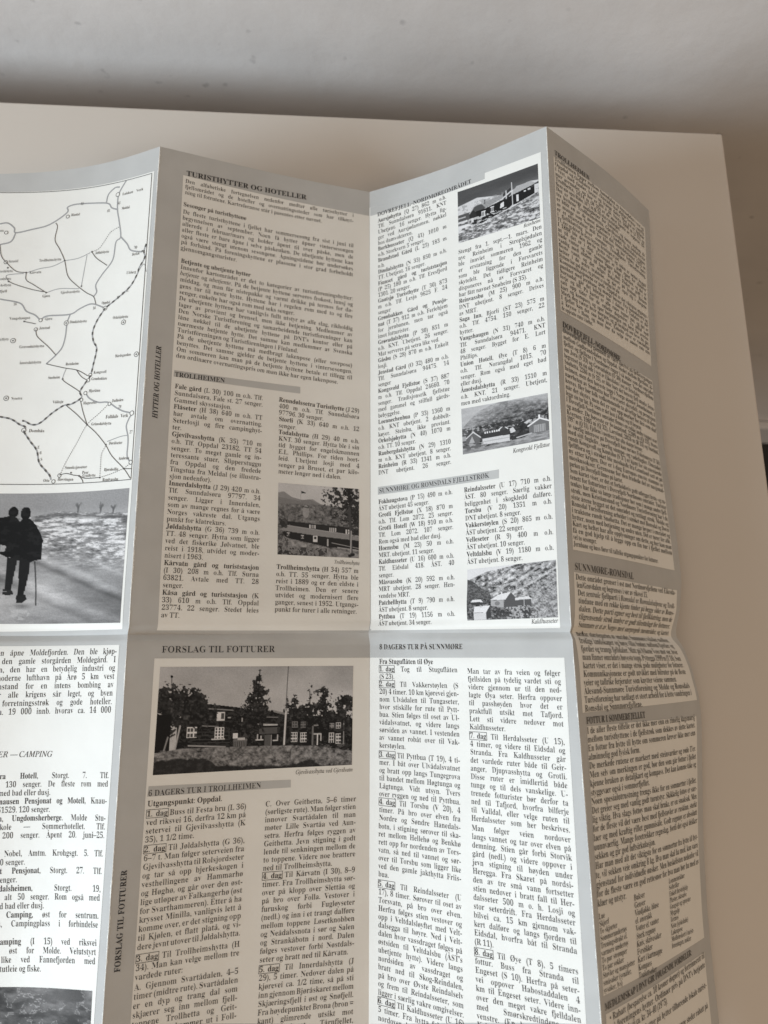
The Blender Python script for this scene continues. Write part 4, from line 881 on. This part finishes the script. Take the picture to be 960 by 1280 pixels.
for r_ in (
 [(0, 280), (10, 279), (18, 285), (20, 291), (40, 287), (62, 281), (84, 266), (85, 259), (100, 255), (133, 254), (140, 260), (147, 262)],
 [(20, 291), (14, 302), (0, 306)], [(158, 226), (152, 236), (148, 245), (147, 262), (149, 276), (151, 296), (145, 303), (141, 325), (128, 343), (120, 356), (121, 365), (117, 371)],
 [(151, 296), (159, 305), (164, 313), (178, 315)], [(133, 254), (136, 243), (144, 235), (150, 234)],
 [(0, 374), (25, 379), (33, 389), (44, 394), (51, 401)], [(51, 400), (60, 395), (88, 393), (100, 386), (115, 380), (131, 385)],
 [(107, 491), (112, 498), (123, 503), (135, 503), (146, 510), (154, 514), (164, 517), (161, 524), (158, 533), (160, 545), (160, 555), (159, 570), (163, 578)],
 [(88, 393), (84, 404), (82, 420), (78, 434), (70, 444), (58, 455)]): route('road', r_)
for r_ in ([(0, 306), (2, 320), (8, 328), (20, 339), (33, 341)], [(70, 279), (72, 284), (69, 300), (75, 312), (81, 326), (85, 345), (95, 356), (108, 366), (117, 371), (120, 380)],
 [(33, 341), (33, 350), (42, 356), (58, 366)], [(11, 352), (20, 356), (40, 362), (55, 365)], [(115, 315), (121, 323), (134, 332)], [(30, 402), (45, 405)], [(45, 412), (47, 421), (60, 433), (70, 444)],
 [(58, 455), (80, 460), (97, 463), (110, 470)], [(96, 463), (102, 471), (110, 476)], [(78, 474), (82, 478), (96, 487), (101, 491)], [(83, 507), (96, 518), (109, 531), (120, 541), (132, 556), (140, 570), (155, 586), (163, 598)],
 [(101, 502), (104, 515), (109, 531)], [(74, 594), (83, 592), (92, 594), (99, 595), (107, 598), (125, 597)], [(155, 586), (164, 586)], [(99, 595), (103, 600), (104, 604)]): route('path', r_)
for r_ in ([(81, 326), (66, 333), (50, 336), (34, 341)], [(81, 326), (98, 323), (113, 316)], [(109, 319), (106, 335), (102, 357)], [(58, 366), (75, 361), (99, 361)], [(83, 461), (80, 468), (78, 474)],
 [(11, 352), (8, 345), (16, 343), (30, 342)], [(183, 340), (180, 330), (172, 341)] , [(134, 552), (150, 546), (160, 544)]): route('thin', r_)
for r_ in ([(149, 284), (139, 290), (132, 300), (124, 311), (115, 315)], [(136, 505), (124, 517), (109, 531), (95, 556), (83, 577), (76, 592)], [(132, 558), (127, 568), (126, 580), (125, 595)], [(125, 597), (140, 592), (154, 586)], [(155, 586), (163, 579)]): route('dot', r_)
for r_ in ([(183, 305), (180, 314), (181, 322), (174, 335), (172, 342), (163, 358), (148, 372), (132, 385)], [(132, 385), (122, 400), (116, 415), (117, 427), (121, 436), (117, 455), (113, 470), (106, 480), (100, 490), (102, 497), (90, 505), (80, 507), (66, 516), (50, 529), (40, 531), (32, 527), (28, 526)],
 [(0, 521), (14, 524), (25, 531), (32, 534), (30, 540)], [(30, 540), (38, 552), (46, 563), (49, 578), (56, 587), (62, 594), (64, 600)]): route('rail', r_)
for x_, y_, r_ in ((147.5, 243.5, .0011), (85, 271, .0009), (8, 291, .0009), (7.5, 328, .0009), (131.5, 385.5, .0011), (51, 400.5, .0009), (45, 412, .0009), (113, 469, .0009), (110.5, 475.5, .0009), (107, 491.5, .0009), (102, 500, .0008),
                   (137, 505, .0009), (165, 516.5, .0011), (163.5, 578, .0010), (30, 538, .0011), (74.5, 594.5, .0009), (67, 602, .0009)): circ(x_, y_, r_)
for x_, y_ in ((154.5, 403), (83, 404), (16.5, 426), (170.5, 443), (8, 498)): circ(x_, y_, .0012, dot=True)
for x_, y_ in ((81, 326), (33, 341), (115, 315), (58, 366), (11, 352), (10, 335), (30.5, 402), (78.5, 474), (109, 531), (132.5, 556), (155, 586), (99, 595), (125, 597), (89, 591), (102, 358), (178, 314)): circ(x_, y_, .00045, fill=True)
# frame
fr = [xy_(-30, 244), xy_(0, 241), xy_(60, 235.5), xy_(100, 231), xy_(150, 224), xy_(190, 217)]
a_, b_, c_, d_ = xy_(190, 217), xy_(163.8, 599.4), xy_(0, 605.5), xy_(-60, 606.8)
top = np.array([a_ + (xy_(0, 241) - a_) * t for t in np.linspace(0, 1.35, 30)]); side = np.array([a_ + (b_ - a_) * t for t in np.linspace(0, 1, 60)])
bot = np.array([b_ + (c_ - b_) * t for t in np.linspace(0, 1.4, 30)])
for q_ in (top, side, bot): ribbon(ink_tm, q_, .00032)
for o in (emit(road_tm, 0, 'map_road', 0, M_GREYINK, .00015), emit(white_tm, 0, 'map_town_disc', 0, M_WHITE, .00019), emit(ink_tm, 0, 'map_linework', 0, M_INK_SOFT, .00023)): o['kind'] = 'stuff'
def tag(x, y, t, wpx=None, ang=None, size=.0021, m=True):
    wpx = wpx or len(t) * 2.45; sl = -.115 * (1 - (y - 240) / 620) * (.5 + x / 200) if ang is None else ang
    return (x, y, t, wpx, sl, size)
lab = TextMesh()
for x, y, t, wpx, sl, size in [tag(153, 244.5, 'Løkken Verk', 26, -.25), tag(152, 262.5, 'Meldal', 12, -.2), tag(89, 270.5, 'Rindal', 12), tag(0, 290, 'na', 5), tag(11, 328.5, 'Surnadal', 12), tag(49, 327.5, 'Trollheimshytta', 29), tag(37, 342.5, 'Kårvatn', 15),
  tag(119, 318, 'Jøldalshytta', 20, -.12), tag(165, 320, 'Berkåk', 11, -.2), tag(158, 343, 'Ulsberg', 14, -.12), tag(127, 380.5, 'Oppdal', 12, -.1), tag(76, 367.5, 'Gjevilvasshytta', 26), tag(53, 372, 'Gjøra', 10), tag(0, 341, 'nerdalshytta', 16), tag(0, 350.5, 'nndalsøra', 14), tag(0, 358.5, 'rholthytta', 14), tag(0, 366, 'fjell', 9),
  tag(56, 400.5, 'Gjøra', 10), tag(12, 400, 'Vangshaugen', 26), tag(87, 404.5, 'Dindalshytta', 24), tag(49, 412, 'Jenstad', 14), tag(141, 399, 'Orkelsjøhytta', 22, -.09), tag(24, 435.5, 'Grøvudalshytta', 32), tag(24, 455.5, 'Åmotsdalshytta', 28), tag(0, 426, 'jellhytta', 11), tag(144, 447, 'Bårdsgarden', 22, -.12),
  tag(82, 457, 'Reinheim', 18), tag(117, 467.5, 'Kongsvoll', 18, -.08), tag(114, 475.5, 'Grønbakken', 22, -.05), tag(60, 474, 'Snøheim', 16), tag(111, 490.5, 'Hjerkinn', 16, -.06), tag(104, 505.8, 'Hageseter', 19), tag(66, 504.5, 'Vålåsjø', 14), tag(140, 503, 'Dalholen', 16, -.12), tag(14, 500, 'Nysetra', 14),
  tag(132, 523.5, 'Folldals Verk', 28, -.08, .0025), tag(114, 532, 'Grimsdalshytta', 28, -.05), tag(136, 556, 'Dørålseter', 19, -.06), tag(36, 540.5, 'Dombås', 20, 0, .0024), tag(148, 575, 'Atnbrua', 15, -.06), tag(130, 589, 'Bjørnhollia', 20, -.05), tag(81, 586.5, 'Smuksjøseter', 30), tag(102.5, 592.5, 'Peer', 9, -.02), tag(103, 596.5, 'Gynthytta', 18, -.05),
  tag(128, 601.5, 'Rondvassbu', 22, -.05), tag(72, 601, 'Høvringen', 21, 0), tag(54, 602.5, 'Otta', 8, 0), tag(101, 256.5, '16', 4, -.05), tag(134, 265.5, '65', 4), tag(147, 256, '65', 4), tag(167, 311.5, '700', 5), tag(116, 387, '16', 4), tag(17, 382, '16', 4), tag(148, 510.5, '29', 4), tag(162, 542, '27', 4),
  tag(47, 561, 'E', 2.5), tag(49.5, 568, '6', 2.5), tag(50.5, 576, 'S', 2.5), tag(146, 374, 'E', 3), tag(152, 369, '6', 3), tag(158, 365, 'E', 3)]:
    set_line(lab, 0, inv(0, x, y), inv(0, x + wpx, y + sl * wpx), t, size, True, xs=wpx * .00044 / (sum(GL[(c, 'R')][2] for c in t if c != ' ') * size + 1e-9) * .95)
emit(lab, 0, 'map_place_names', 0, M_INK_SOFT, .00023)['kind'] = 'stuff'
